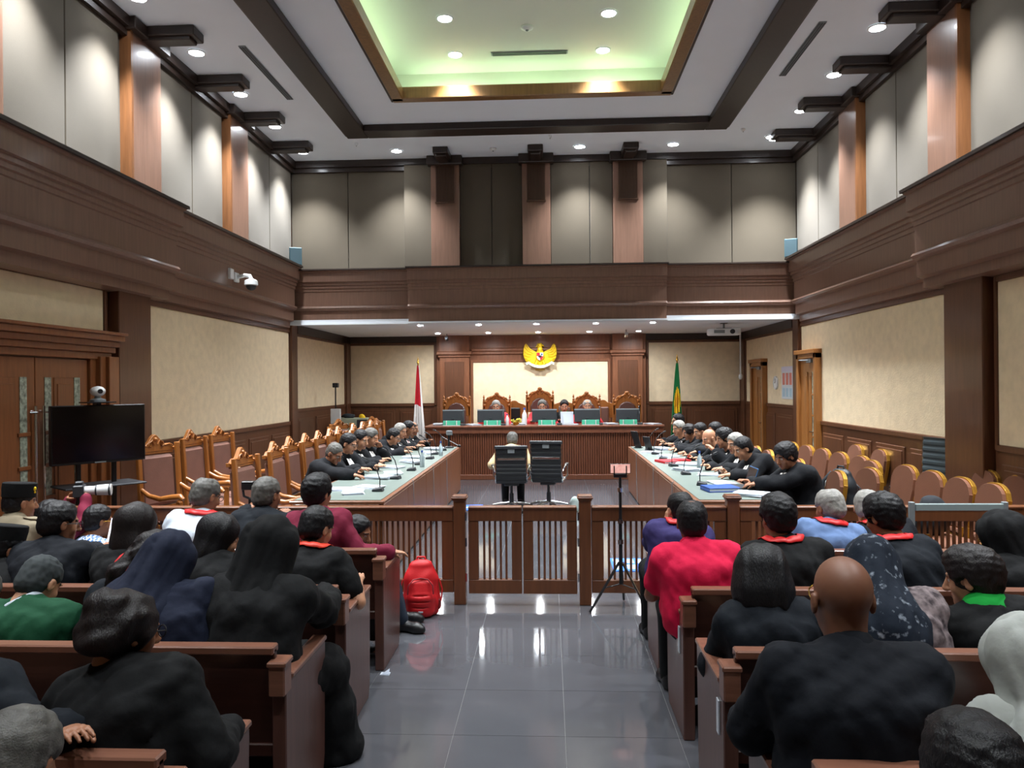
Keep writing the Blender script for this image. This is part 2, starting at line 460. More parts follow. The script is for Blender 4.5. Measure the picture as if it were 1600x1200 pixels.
wall_left = wallside('left'); wall_right = wallside('right')

# ------------------------------------------------------------------ doors
def double_door_left():
    d = estruct('door_1')
    fr = MB()
    for y0, y1 in ((5.45, 5.84), (7.42, 7.78)):
        for k, (p, q) in enumerate(((.0, 0), (.05, .09), (.09, .18))): fr.box(XL-.02, XL+.04+p, y0+(q if y0 > 6 else 0), y1-(q if y0 < 6 else 0), 0, 2.2)
    fr.build('door_frame', W_DOORD, d, bevel=.006)
    en = MB()
    for z0, z1, p in ((2.17, 2.24, .06), (2.24, 2.30, .1), (2.30, 2.36, .14), (2.36, 2.42, .19), (2.42, 2.45, .22)): en.box(XL-.02, XL+p, 5.45-p*.3, 7.74+p*.3, z0, z1)
    en.build('entablature', W_DOORD, d, bevel=.006)
    for k, (y0, y1) in enumerate(((5.85, 6.625), (6.635, 7.41))):
        lf = MB().box(XL-.02, XL+.012, y0, y1, .02, 2.16).build('door_leaf', W_DOORD, d, bevel=.004)
        # glass strips with wood cross blocks, raised panel
        strips = (y1-.2, y0+.2-.08) if k == 0 else (y0+.12, y1-.22)
        for ys in strips:
            MB().box(XL, XL+.018, ys, ys+.09, .3, 1.98).build('glass_strip', M_GLASS, lf)
            for z in (.55, .85, 1.15, 1.45): MB().box(XL, XL+.03, ys-.03, ys+.13, z, z+.035).build('cross_block', W_DOORD, lf, bevel=.004)
        m = (y0+y1)/2
        MB().box(XL, XL+.022, m-.14, m+.14, .3, 1.98).box(XL, XL+.03, m-.1, m+.1, .36, 1.92).build('raised_panel', W_DOORD, lf, bevel=.006)
        yh = y1-.05 if k == 0 else y0+.05
        h = MB(); h.tube([(XL+.055, yh, .75), (XL+.055, yh, 1.72)], .013, 8)
        for z in (.8, 1.67): h.tube([(XL, yh, z), (XL+.055, yh, z)], .009, 6)
        h.tube([(XL+.02, yh, 1.66), (XL+.07, yh, 1.66), (XL+.07, yh+(-.1 if k == 0 else .1), 1.66)], .008, 6)
        h.build('pull_handle', M_CHROME, lf, smooth=40)
double_door_left()

def single_door(name, y0, y1, ztop, ajar=0):
    d = estruct(name, (XR, 0, 0))
    fr = MB()
    for a, b in ((y0, y0+.1), (y1-.1, y1)): fr.box(-.1, .02, a, b, 0, ztop)
    fr.box(-.1, .02, y0, y1, ztop-.1, ztop).box(-.13, .02, y0-.02, y1+.02, ztop-.02, ztop+.05)
    fr.build('door_frame', W_DOOR, d, bevel=.006)
    lf = MB().box(-.05, -.012, y0+.1, y1-.1, .01, ztop-.1).build('door_leaf', W_DOOR, d, bevel=.004)
    ym = (y0+y1)/2
    for s in (-.2, .0):
        MB().box(-.066, -.04, ym+s, ym+s+.13, .25, ztop-.32).box(-.074, -.05, ym+s+.03, ym+s+.1, .32, ztop-.39).build('raised_panel', W_DOOR, lf, bevel=.005)
    MB().box(-.064, -.04, y0+.15, y0+.24, .25, ztop-.32).build('glass_strip', M_GLASS, lf)
    for z in (.6, .95, 1.3, 1.65): MB().box(-.072, -.045, y0+.13, y0+.26, z, z+.03).build('cross_block', W_DOOR, lf, bevel=.003)
    h = MB().tube([(-.05, y0+.14, 1.05), (-.1, y0+.14, 1.05), (-.1, y0+.26, 1.05)], .011, 8); h.build('lever_handle', M_CHROME, lf, smooth=40)
    cl = MB().box(-.1, -.05, y0+.2, y0+.42, ztop-.17, ztop-.11).tube([(-.1, y0+.3, ztop-.13), (-.22, y0+.4, ztop-.13), (-.1, y0+.62, ztop-.12)], .01, 6)
    cl.build('door_closer', M_GREY2, lf)
single_door('door_2', 12.42, 13.36, 2.36)
single_door('door_3', 15.45, 16.4, 2.3)

# ------------------------------------------------------------------ end wall under the gallery
we = struct('wall_back', MB().box(XL-.2, XR+.2, YE+.03, YE+.2, 0, ZC+.7), W_DARK)
def wp(name, mb, m, **k): return mb.build(name, m, we, **k)
y = YE
for a, b in ((-4.62, -2.66), (2.28, 4.33)):
    wp('fabric_panel', MB().box(a, b, y+.0, y+.03, 1.45, 2.8), M_CREAM, bevel=.006)
    wp('panel_surround', MB().box(a-.06, a, y-.014, y+.03, 1.4, 2.86).box(b, b+.06, y-.014, y+.03, 1.4, 2.86).box(a, b, y-.014, y+.03, 2.8, 2.86).box(a, b, y-.03, y+.03, 1.38, 1.45), W_DARK, bevel=.004)
    wp('wainscot', MB().box(a-.06, b+.06, y, y+.03, 0, 1.38), W_DARK)
    m = a+(b-a)*(.56 if a < 0 else .44)
    for c, d in ((a+.06, m-.06), (m+.06, b-.06)):
        wp('wainscot_panel', MB().box(c, d, y-.016, y+.01, .3, 1.3).box(c+.06, d-.06, y-.026, y, .36, 1.24), W_DARK, bevel=.008)
    wp('recess_crown', MB().box(a-.1, b+.1, y-.06, y+.03, 2.86, ZS), W_CROWN)
# projecting centre with pilasters, entablature and a lit fabric field
px0, px1 = -2.58, 2.2
yc = YE-.12
wp('center_backing', MB().box(px0, px1, yc, y+.03, 0, ZS), W_DESK)
wp('fabric_panel', MB().box(-1.74, 1.34, yc-.012, yc+.01, .9, 2.38), M_CREAM, bevel=.006)
fr = MB(); fr.box(-1.8, -1.74, yc-.03, yc, .9, 2.44).box(1.34, 1.4, yc-.03, yc, .9, 2.44).box(-1.74, 1.34, yc-.03, yc, 2.38, 2.44)
wp('panel_surround', fr, W_DESK, bevel=.004)
wp('entablature', MB().prism([(yc, 2.55), (yc-.05, 2.57), (yc-.05, 2.62), (yc-.09, 2.64), (yc-.09, 2.69), (yc-.03, 2.71), (yc-.03, ZS), (yc, ZS)], -1.76, 1.38, 'x'), W_DESK)
for a in (-2.5, 1.44):
    b = a+.68
    wp('pilaster', MB().box(a, b, yc-.1, yc, 0, 2.5).box(a-.03, b+.03, yc-.13, yc, 2.5, 2.56).box(a-.06, b+.06, yc-.17, yc, 2.56, 2.63).box(a-.01, b+.01, yc-.12, yc, 2.63, ZS), W_DESK, bevel=.008)
    wp('pilaster_panel', MB().box(a+.12, b-.12, yc-.118, yc-.09, .3, 2.4), W_DARK, bevel=.006)
# ------------------------------------------------------------------ gallery front and upper far wall
gal = struct('wall_upper', MB().box(XL-.2, XR+.2, YU+.02, YU+.2, ZS+.03, ZC+.7), W_DARK)
gp = lambda name, mb, m, **k: mb.build(name, m, gal, **k)
prof = [(0, 3.0), (.12, 3.0), (.12, 3.22), (.17, 3.24), (.19, 3.27), (.17, 3.30), (.14, 3.31), (.14, 3.56),
        (.155, 3.57), (.155, 3.615), (.175, 3.625), (.175, 3.67), (.20, 3.68), (.20, 3.725), (.235, 3.735), (.235, 3.90), (.27, 3.91), (.27, 3.94), (0, 3.94)]
for a, b, e in ((XL, -2.48, 0), (-2.48, 2.06, .14), (2.06, XR, 0)):
    pl = [(YU-.05-p-e if p else YU+.02, z) for p, z in prof]
    gp('gallery_front', MB().prism(pl, a, b, 'x'), W_UP)
    gp('gallery_cap', MB().box(a-.02 if e else a, b+.02 if e else b, YU-.36-e, YU+.02, 3.93, 3.955), W_CROWN)
sof = MB().box(XL, XR, 13.38, YE, ZS, ZS+.06).build('soffit', M_CEIL, gal)
MB().box(XL, XR, 13.36, 13.5, ZS-.03, ZS).box(-2.5, 2.08, 13.24, 13.42, ZS-.03, ZS).build('soffit_edge', M_CEIL, gal)
pil = [(-2.08, -1.57), (-.45, .05), (1.16, 1.68)]
gp('upper_backing', MB().box(XL, XR, YU, YU+.03, 3.94, ZC), M_GREY)
xs = [(XL, -3.62, 0), (-3.62, -2.58, 0), (-2.58, -2.08, .1), (-1.57, -1.0, .06), (-1.0, -.45, .06), (.05, .75, .06), (.75, 1.16, .06), (1.68, 2.12, .1), (2.12, 3.26, 0), (3.26, XR, 0)]
for a, b, p in xs: gp('acoustic_panel', MB().box(a+.006, b-.006, YU-.03-p, YU+.02, 3.95, ZC-.1), M_GREY, bevel=.006)
for a, b in pil:
    p_ = gp('upper_pilaster', MB().box(a, b, YU-.2, YU+.02, 3.95, ZC-.02), W_UP, bevel=.006)
    gr = MB().box(a+.09, b-.09, YU-.203, YU-.19, 5.13, 5.8)
    k = 0
    while a+.1+k*.028 < b-.1:
        x = a+.1+k*.028; gr.box(x, x+.014, YU-.222, YU-.2, 5.15, 5.78); k += 1
    gr.box(a+.08, b-.08, YU-.226, YU-.2, 5.78, 5.81).box(a+.08, b-.08, YU-.226, YU-.2, 5.11, 5.14)
    gr.build('air_grille', M_GRILLE, gal)
    gp('crown_block', MB().box(a-.06, b+.06, YU-.3, YU, ZC-.16, ZC-.005), W_CROWN, bevel=.01)
    gp('bracket', MB().box((a+b)/2-.13, (a+b)/2+.13, YU-.78, YU-.1, ZC-.11, ZC-.002).box((a+b)/2-.09, (a+b)/2+.09, YU-.72, YU-.1, ZC-.15, ZC-.1), W_CROWN, bevel=.01)
gp('crown', MB().box(XL, XR, YU-.13, YU, ZC-.12, ZC-.002).box(XL, XR, YU-.08, YU, ZC-.2, ZC-.1), W_CROWN)
for sx, x in ((1, XL), (-1, XR)):
    Mx = Matrix.Translation((x, YU, 0)) @ Matrix.Rotation(math.radians(-45*sx), 4, 'Z')
    gp('bracket', MB().box(-.12, .12, -.8, -.05, ZC-.11, ZC-.002, M=Mx).box(-.08, .08, -.74, -.05, ZC-.15, ZC-.1, M=Mx), W_CROWN, bevel=.01)
struct('wall_rear', MB().box(XL-.2, XR+.2, YB-.2, YB, 0, ZC+.7), M_CREAM)

# ------------------------------------------------------------------ ceiling with tray band and lit cove
ox0, ox1, oy0, oy1 = -2.12, 1.68, -1.2, 10.62      # cove opening
ce = MB()
ce.box(XL-.2, ox0, YB, YU+.1, ZC, ZC+.06).box(ox1, XR+.2, YB, YU+.1, ZC, ZC+.06).box(ox0, ox1, oy1, YU+.1, ZC, ZC+.06).box(ox0, ox1, YB, oy0, ZC, ZC+.06)
ceil = struct('ceiling', ce, M_CEIL)
cp = lambda name, mb, m, **k: mb.build(name, m, ceil, **k)
ZT = 6.42
cp('cove_ceiling', MB().box(ox0-.35, ox1+.35, oy0-.35, oy1+.35, ZT, ZT+.06), M_COVEC)
cw = MB().box(ox0-.4, ox0-.35, oy0-.35, oy1+.35, ZC+.06, ZT).box(ox1+.35, ox1+.4, oy0-.35, oy1+.35, ZC+.06, ZT).box(ox0-.35, ox1+.35, oy1+.35, oy1+.4, ZC+.06, ZT).box(ox0-.35, ox1+.35, oy0-.4, oy0-.35, ZC+.06, ZT)
cp('cove_side', cw, M_COVEC)
M_FRAME = wood('wood_cove_frame', '#7d5a30', rough=.35)
fr = MB()
for a, b, c, d in ((ox0-.06, ox0+.1, oy0, oy1), (ox1-.1, ox1+.06, oy0, oy1), (ox0-.06, ox1+.06, oy1-.1, oy1+.06), (ox0-.06, ox1+.06, oy0-.06, oy0+.1)):
    fr.box(a, b, c, d, ZC-.05, ZC+.12); 
cp('cove_frame', fr, M_FRAME, bevel=.012)
fr = MB()
for a, b, c, d in ((ox0-.1, ox0-.05, oy0-.1, oy1+.1), (ox1+.05, ox1+.1, oy0-.1, oy1+.1), (ox0-.1, ox1+.1, oy1+.05, oy1+.1), (ox0-.1, ox1+.1, oy0-.1, oy0-.05)):
    fr.box(a, b, c, d, ZC-.025, ZC)
cp('cove_moulding', fr, W_CROWN, bevel=.008)
tb = MB(); bw, dp = .34, .11
bx0, bx1, by0, by1 = -3.2, 2.82, -2.3, 12.0
tb.box(bx0, bx0+bw, by0, by1, ZC-dp, ZC).box(bx1-bw, bx1, by0, by1, ZC-dp, ZC).box(bx0+bw, bx1-bw, by1-bw, by1, ZC-dp, ZC).box(bx0+bw, bx1-bw, by0, by0+bw, ZC-dp, ZC)
cp('tray_band', tb, W_CROWN, bevel=.01)
tb = MB(); e = .05
tb.box(bx0-e, bx0, by0-e, by1+e, ZC-.06, ZC).box(bx1, bx1+e, by0-e, by1+e, ZC-.06, ZC).box(bx0, bx1, by1, by1+e, ZC-.06, ZC)
cp('tray_moulding', tb, W_CROWN, bevel=.01)

# ------------------------------------------------------------------ ceiling lamps (real lamps with a housing and a lens)
def downlight(x, y, z, r, watt, label, group, angle=93, tilt=None):
    t = thing('downlight', label, 'ceiling light', (x, y, z), 0, group)
    k = r/.09
    MB().lathe([(r, -.002), (r*1.28, -.004), (r*1.3, -.012), (r*1.05, -.016), (r, -.008), (r, -.002)], n=20, caps=False).build('trim_ring', M_WHITE, t, smooth=50)
    MB().lathe([(.001, -.004), (r*.6, -.006), (r, -.003), (r, 0)], n=20).build('lens', M_EMIT, t, smooth=60)
    ld = bpy.data.lights.new('downlight_lamp', 'SPOT'); ld.energy = watt; ld.spot_size = math.radians(angle); ld.spot_blend = .9
    ld.shadow_soft_size = r*.8; ld.color = (.93, .97, 1.0)
    lo = bpy.data.objects.new('downlight_lamp', ld); C.objects.link(lo); lo.parent = t; lo.location = (0, 0, -.03)
    return t
ORD = ['first', 'second', 'third', 'fourth', 'fifth', 'sixth', 'seventh', 'eighth', 'ninth', 'tenth', 'eleventh', 'twelfth']
for i in range(9):
    y = 12.95-1.32*i
    downlight(XL+.42, y, ZC, .085, SPOT_W*(1.15 if i < 7 else .5), 'recessed white ceiling light along the left wall, %s from the far wall' % ORD[i], 'lights along the left ceiling edge')
    downlight(XR-.58, y-.1, ZC, .085, SPOT_W*(1.15 if i < 7 else .5), 'recessed white ceiling light along the right wall, %s from the far wall' % ORD[i], 'lights along the right ceiling edge')
for x, t in ((-2.61, 'left of the first bracket'), (.56, 'between the centre and right brackets'), (2.15, 'just right of the right bracket'), (3.72, 'in the right far corner')):
    downlight(x, 13.0 if x < 3 else 12.72, ZC, .085, SPOT_W, 'recessed ceiling light before the far wall, ' + t, 'lights before the far wall')
for i, y in enumerate((10.33, 9.3, 6.6, 4.0, 1.2)):
    for x, s in ((-1.25, 'left'), (.77, 'right')):
        downlight(x, y, ZT, .085, SPOT_W*(1.0 if i < 3 else .45), 'recessed light in the glowing cove, %s row, %s from the far edge' % (s, ORD[i]), 'lights in the cove ceiling')
for i, x in enumerate((-2.41, -1.31, -.23, .88, 1.93)):
    downlight(x, 14.1, ZS, .05, SOFFIT_W, 'small square downlight under the gallery, front row, %s from left' % ORD[i], 'small lights under the gallery', 172)
    downlight(x, 16.35, ZS, .05, SOFFIT_W, 'small square downlight under the gallery, rear row, %s from left' % ORD[i], 'small lights under the gallery', 172)
# cove tubes
def cove_tube(a, b, label):
    t = thing('cove_tube', label, 'light tube', ((a[0]+b[0])/2, (a[1]+b[1])/2, ZC+.06), 0, 'tubes hidden in the cove')
    c = Vector(((a[0]+b[0])/2, (a[1]+b[1])/2, 0)); d = (Vector(b+(0,))-Vector(a+(0,))).normalized()
    A = Vector(a+(0,))-c; B = Vector(b+(0,))-c
    MB().tube([A+Vector((0, 0, .05)), B+Vector((0, 0, .05))], .016, 8).build('tube', M_COVE, t, smooth=60)
    MB().tube([A+Vector((0, 0, .017)), B+Vector((0, 0, .017))], .018, 4).build('batten', M_WHITE, t)
nl = 8
for i in range(nl):
    y0 = oy0+.1+(oy1-oy0-.2)*i/nl; y1 = oy0+.1+(oy1-oy0-.2)*(i+1)/nl-.08
    cove_tube((ox0-.2, y0), (ox0-.2, y1), 'greenish light tube in the left side of the cove, %s from the far end' % ORD[nl-1-i])
    cove_tube((ox1+.2, y0), (ox1+.2, y1), 'greenish light tube in the right side of the cove, %s from the far end' % ORD[nl-1-i])
for x0, x1, n in ((-1.95, -.95, 'left'), (-.78, .25, 'middle'), (.42, 1.5, 'right')):
    cove_tube((x0, oy1+.2), (x1, oy1+.2), 'greenish light tube glowing behind the far cove frame, %s one' % n)
# ceiling vents, detectors
def vent(x, y, z, L, wd, rz, label):
    t = thing('ceiling_vent', label, 'vent', (x, y, z), rz, 'slot vents in the ceiling')
    MB().box(-L/2, L/2, -wd/2, wd/2, -.012, -.002).build('vent_frame', M_GREY2, t, bevel=.003)
    for k in range(3):
        yy = -wd/2+wd*(k+.5)/3; MB().box(-L/2+.02, L/2-.02, yy-wd*.1, yy+wd*.1, -.018, -.01).build('slot', M_DKGREY, t)
vent(-.23, 10.35, ZT, 1.05, .1, 0, 'long slot vent in the cove ceiling')
vent(-3.63, 9.7, ZC, 1.7, .09, PI/2, 'dark slot vent in the left ceiling strip')
vent(3.13, 9.45, ZC, 1.5, .09, PI/2, 'dark slot vent in the right ceiling strip')
def detector(x, y, z, label, r=.06):
    t = thing('smoke_detector', label, 'detector', (x, y, z))
    MB().lathe([(r, -.001), (r, -.02), (r*.7, -.035), (r*.3, -.045)], n=16).build('housing', M_WHITE, t, smooth=40)
    MB().lathe([(r*.28, -.044), (r*.2, -.055), (.004, -.058)], n=10).build('sensor', M_GREY2, t, smooth=40)
detector(-.24, 9.6, ZT, 'white smoke detector in the middle of the cove ceiling', .08)
detector(-.93, 13.0, ZC, 'small round detector on the ceiling between left and centre brackets')
detector(-3.2, 12.55, ZC, 'tiny round sprinkler in the far left ceiling', .03)
detector(.05, 12.4, ZC, 'tiny round sprinkler before the centre bracket', .03)
detector(3.15, 12.3, ZC, 'tiny round sprinkler in the far right ceiling', .03)
# ------------------------------------------------------------------ pews
def pew(x0, x1, yb, label, group):
    # yb: rear face of the back at its top
    t = thing('pew', label, 'pew', ((x0+x1)/2, yb, 0), 0, group)
    a, b = x0-(x0+x1)/2, x1-(x0+x1)/2
    MB().prism([(.035, .36), (.005, .785), (.035, .785), (.065, .36)], a+.05, b-.05, 'x').build('backrest', W_PEW, t, bevel=.004)
    MB().box(a+.05, b-.05, -.012, .055, .765, .8).build('top_rail', W_PEWTOP, t, bevel=.006)
    MB().box(a+.05, b-.05, .02, .075, .33, .385).build('lower_rail', W_PEW, t, bevel=.005)
    MB().box(a+.05, b-.05, .05, .52, .395, .435).build('seat', W_PEWTOP, t, bevel=.01)
    MB().box(a+.05, b-.05, .43, .47, .05, .395).build('seat_apron', W_PEW, t)
    for s, x in ((1, a), (-1, b-.06)):
        e = MB().prism([(.0, 0), (.5, 0), (.53, .1), (.55, .64), (.03, .64), (0, .6)], x, x+.06, 'x').build('end_panel', W_PEWEND, t, bevel=.005)
        MB().box(x-.006, x+.066, .07, .56, .64, .665).build('armrest', W_PEWTOP, t, bevel=.006)
        MB().box(x-.004, x+.064, -.03, .06, .6, .735).box(x-.01, x+.07, -.036, .066, .72, .745).build('back_post', W_PEWTOP, t, bevel=.006)
    return t
PY = [1.25, 2.15, 3.08, 4.0, 4.92]
for i, y in enumerate(PY):
    n = ['nearest row', 'second row', 'third row', 'fourth row', 'front row by the rail'][i]
    pew(-4.45, -1.1, y, 'dark brown wooden pew left of the aisle, %s' % n, 'wooden pews left of the aisle')
    pew(.69, 4.2, y, 'dark brown wooden pew right of the aisle, %s' % n, 'wooden pews right of the aisle')
# white paper tags stuck on pew ends
def sticker(x, y, z, label, s=.07):
    t = MB().box(-.003, .003, -.02, .02, -s, s).build('paper_tag', M_PAPER, None, loc=(x, y, z)); tag(t, label, 'paper tag')
sticker(.686, 3.16, .5, 'white paper tag on the aisle end of the third right pew')
sticker(.686, 4.1, .5, 'white paper tag on the aisle end of the fourth right pew')
t = MB().box(-.03, .03, -.025, .025, 0, .006).add([(-.03, -.025, .006), (.03, -.02, .012), (.025, .025, .03)], [(0, 1, 2), (2, 1, 0)]).build('paper_scrap', M_PAPER, None, loc=(-1.08, 4.86, 0))
tag(t, 'small crumpled white paper scrap on the aisle floor by the front left pew', 'paper scrap')

# ------------------------------------------------------------------ bar rail
YR = 6.46
slat_me = MB().box(-.0095, .0095, -.012, .012, 0, .52).mesh('slat', W_RAIL)
def rail_section(name, x0, x1, label, z0=.1, group=None, st=(.1, .1)):
    t = thing(name, label, 'railing' if name != 'rail_gate' else 'gate', ((x0+x1)/2, YR, 0), 0, group)
    a, b = x0-(x0+x1)/2, x1-(x0+x1)/2
    MB().box(a, b, -.035, .035, .71, .83).box(a, b, -.045, .045, .815, .835).build('top_rail', W_RAIL, t, bevel=.005)
    MB().box(a, b, -.03, .03, z0, .21).build('bottom_rail', W_RAIL, t, bevel=.005)
    MB().box(a, a+st[0], -.03, .03, .21, .71).build('stile', W_RAIL, t, bevel=.004)
    MB().box(b-st[1], b, -.03, .03, .21, .71).build('stile', W_RAIL, t, bevel=.004)
    n = round((b-a-st[0]-st[1])/.0475); p = (b-a-st[0]-st[1])/n
    for k in range(1, n): link('slat', slat_me, t, loc=(a+st[0]+k*p, 0, .2))
    return t
def rail_post(x, label):
    t = thing('rail_post', label, 'post', (x, YR, 0), 0, 'square posts of the bar rail')
    MB().box(-.05, .05, -.05, .05, 0, .9).build('shaft', W_RAIL, t, bevel=.005)
    MB().box(-.066, .066, -.066, .066, .9, .918).box(-.058, .058, -.058, .058, .885, .9).prism([(-.06, -.06), (.06, -.06), (.06, .06), (-.06, .06)], .918, .93, 'z').build('post_cap', W_RAIL, t, bevel=.004)
    if -1 < x < 1:
        s = 1 if x < 0 else -1
        h = MB()
        for z in (.2, .5, .72): h.tube([(s*.058, -.05, z), (s*.058, -.05, z+.07)], .008, 6)
        h.build('hinge', M_CHROME, t, smooth=40)
rail_section('bar_rail', XL+.03, -.83, 'long slatted wooden bar rail left of the gate', group='slatted sections of the bar rail')
rail_post(-.775, 'square wooden rail post left of the gate')
g1 = rail_section('rail_gate', -.70, -.245, 'left leaf of the low slatted wooden gate', .09, 'leaves of the slatted gate', (.085, .085))
g2 = rail_section('rail_gate', -.232, .225, 'right leaf of the low slatted wooden gate', .09, 'leaves of the slatted gate', (.085, .085))
rail_post(.295, 'square wooden rail post right of the gate')
rail_section('bar_rail', .35, 1.48, 'short slatted wooden bar rail right of the gate', group='slatted sections of the bar rail')
rail_post(1.535, 'square wooden rail post before the right counsel desk')
rail_section('bar_rail', 1.59, XR-.03, 'long slatted wooden bar rail before the brown chairs', group='slatted sections of the bar rail')
# acrylic-topped frame standing before the rail on the right
t = thing('barrier_frame', 'low metal frame with grey top plank before the right bar rail', 'barrier', (3.3, 6.25, 0))
MB().box(-.36, .33, -.02, .02, .83, .885).build('top_plank', M_ACRYL, t, bevel=.004)
for x in (-.385, .345): MB().box(x-.02, x+.02, -.02, .02, .02, .9).build('post', M_GREY2, t, bevel=.004); 
for x in (-.385, .345): MB().box(x-.03, x+.03, -.16, .16, 0, .025).build('foot', M_GREY2, t, bevel=.004)
MB().box(-.27, -.245, -.012, .012, .38, .64).build('brass_bar', M_BRASS, t); MB().box(-.385, .345, -.012, .012, .34, .385).build('cross_bar', M_GREY2, t)

# ------------------------------------------------------------------ judges' bench
t = thing('judges_bench', 'long reddish-brown judges bench with ribbed front below the emblem', 'bench', (-.1, 14.8, 0))
bx0_, bx1_ = -2.36, 2.34
MB().box(bx0_+.04, bx1_-.04, .05, .09, 0, 1.0).box(bx0_+.04, bx0_+.1, .05, .8, 0, 1.0).box(bx1_-.1, bx1_-.04, .05, .8, 0, 1.0).build('carcass', W_BENCH, t)
MB().box(bx0_, bx1_, -.02, .85, 1.02, 1.06).build('worktop', W_BENCH, t, bevel=.008)
MB().box(bx0_+.02, bx1_-.02, .0, .1, .91, 1.02).build('frieze', W_BENCH, t, bevel=.006)
MB().box(bx0_+.02, bx1_-.02, .0, .1, 0, .1).build('plinth', W_BENCH, t, bevel=.006)
rb = MB(); x = bx0_+.06
while x < bx1_-.08:
    rb.prism([(x, .05), (x+.008, .026), (x+.028, .026), (x+.036, .05)], .1, .91, 'z'); x += .045
rb.build('front_ribs', W_BENCH, t, kind='stuff')

# ------------------------------------------------------------------ counsel desks
def desk(x0, x1, y0, y1, inner, label):
    t = thing('counsel_desk', label, 'desk', ((x0+x1)/2, (y0+y1)/2, 0))
    cx, cy = (x0+x1)/2, (y0+y1)/2; a, b, c, d = x0-cx, x1-cx, y0-cy, y1-cy
    MB().box(a, b, c, d, .745, .775).build('worktop', W_DESK, t, bevel=.006)
    MB().box(a+.04, b-.04, c+.04, d-.04, .77, .781).build('laminate_inlay', M_LAM, t)
    f = b if inner > 0 else a
    n = 5; L = (d-c)/n
    for k in range(n):
        y = c+k*L
        MB().box(min(f, f-inner*.04)-0, max(f, f-inner*.04), y+.006, y+L-.006, .03, .745).build('front_panel', W_DESK, t, bevel=.004)
    MB().box(a+.045, b-.045, c+.0, c+.04, .03, .745).build('end_panel', W_DESK, t, bevel=.004)
    MB().box(a+.045, b-.045, d-.04, d, .03, .745).build('end_panel', W_DESK, t, bevel=.004)
    MB().box(a+.02, b-.02, c+.02, d-.02, 0, .04).build('plinth', W_CROWN, t)
    return t
desk(-2.5, -1.58, 7.12, 13.3, 1, 'long counsel desk with grey-green top on the left, cluttered with papers')
desk(1.36, 2.1, 7.12, 13.2, -1, 'long counsel desk with grey-green top on the right, with blue folder')

# ------------------------------------------------------------------ carved armchair of the counsel rows
def crest(w, h, n=24, kind=0):
    pts = []
    for i in range(n+1):
        u = -1+2*i/n; a = abs(u)
        z = .18*h+h*.82*(math.exp(-(u/.34)**2))+h*.16*math.exp(-((a-.62)/.13)**2)-h*.12*math.exp(-((a-.88)/.1)**2)
        pts.append((u*w, z))
    return pts
def carved_chair(label, group):
    # faces +y
    t = thing('carved_armchair', label, 'chair', group=group)
    for s in (-1, 1):
        p = MB().prism([(-.27, 0), (-.23, 0), (-.225, .45), (-.275, 1.16), (-.315, 1.16), (-.27, .45)], s*.26-.025, s*.26+.025, 'x').build('back_post', W_CHAIR, t, bevel=.006)
        MB().prism([(.2, 0), (.245, 0), (.25, .44), (.25, .65), (.205, .65), (.2, .44)], s*.26-.022, s*.26+.022, 'x').build('leg', W_CHAIR, t, bevel=.006)
        pts = [(s*.26, -.25, .74), (s*.265, -.15, .69), (s*.27, .0, .665), (s*.28, .16, .69), (s*.285, .27, .70), (s*.285, .31, .675)]
        MB().tube(pts, [.02, .024, .026, .028, .03, .018], 8).build('armrest', W_CHAIR, t, smooth=50)
        MB().box(s*.26-.015, s*.26+.015, -.24, .22, .2, .235).build('side_rail', W_CHAIR, t, bevel=.004)
    M = Matrix.Translation((0, -.27, 0)) @ Matrix.Rotation(math.radians(4.1), 4, 'X')
    c = crest(.285, .15)
    MB().prism([(x, z+1.1) for x, z in c]+[(.285, 1.08), (-.285, 1.08)], -.02, .025, 'y', M=M).build('crest', W_CHAIR, t, bevel=.006)
    cv = MB()
    for s in (-1, 1):
        cv.tube([(s*.02, .03, 1.15), (s*.05, .035, 1.19), (s*.09, .035, 1.17), (s*.1, .035, 1.14), (s*.075, .035, 1.135), (s*.075, .035, 1.155)], .009, 6, )
        cv.tube([(s*.12, .03, 1.14), (s*.18, .035, 1.15), (s*.23, .03, 1.13)], .007, 6)
    cv.ball((0, .03, 1.2), .02, 8)
    for i, v in enumerate(cv.v): cv.v[i] = tuple(M @ Vector(v))
    cv.build('crest_carving', W_CHAIR, t, smooth=60)
    for z0, z1 in ((.5, .545), (1.06, 1.1)): MB().box(-.24, .24, -.015, .02, z0, z1, M=M).build('back_rail', W_CHAIR, t, bevel=.004)
    MB().box(-.225, .225, -.03, .05, .56, 1.05, M=M).build('back_pad', M_LEATHER, t, bevel=.03)
    MB().box(-.255, .255, -.25, .245, .36, .42).build('seat_frame', W_CHAIR, t, bevel=.006)
    MB().box(-.24, .24, -.24, .25, .41, .475).build('seat_pad', M_LEATHER, t, bevel=.03)
    return t
carved = carved_chair('x', None); carved.scale = (1.0, 1.0, 1.02)
def put_carved(x, y, rz, label, group, first=[True]):
    if first[0]:
        first[0] = False; carved.location = (x, y, 0); carved.rotation_euler = (0, 0, rz); carved['label'] = label; carved['group'] = group; c = carved
    else: c = copy_tree(carved, (x, y, 0), rz, label, group)
    c.scale = (1.02, 1.02, 1.1) if x < -3.7 else (1, 1, 1.02)
E = -PI/2     # facing +x
g = 'carved brown armchairs by the left wall'
put_carved(-3.9, 7.8, E-.3, 'empty carved armchair by the left pilaster, nearest to the television', g)
put_carved(-3.96, 8.85, E-.05, 'empty carved armchair against the left wall, middle of three', g)
put_carved(-3.94, 9.55, E-.1, 'empty carved armchair against the left wall, farthest of three', g)
g2_ = 'carved brown armchairs at the left counsel desk'
put_carved(-2.74, 7.4, E-.05, 'empty carved armchair at the near end of left counsel desk', g2_)
put_carved(-2.7, 8.2, E, 'empty carved armchair second from the near end of left counsel desk', g2_)
cl_y = [9.0, 9.6, 10.15, 10.7, 12.0, 12.6, 13.2]
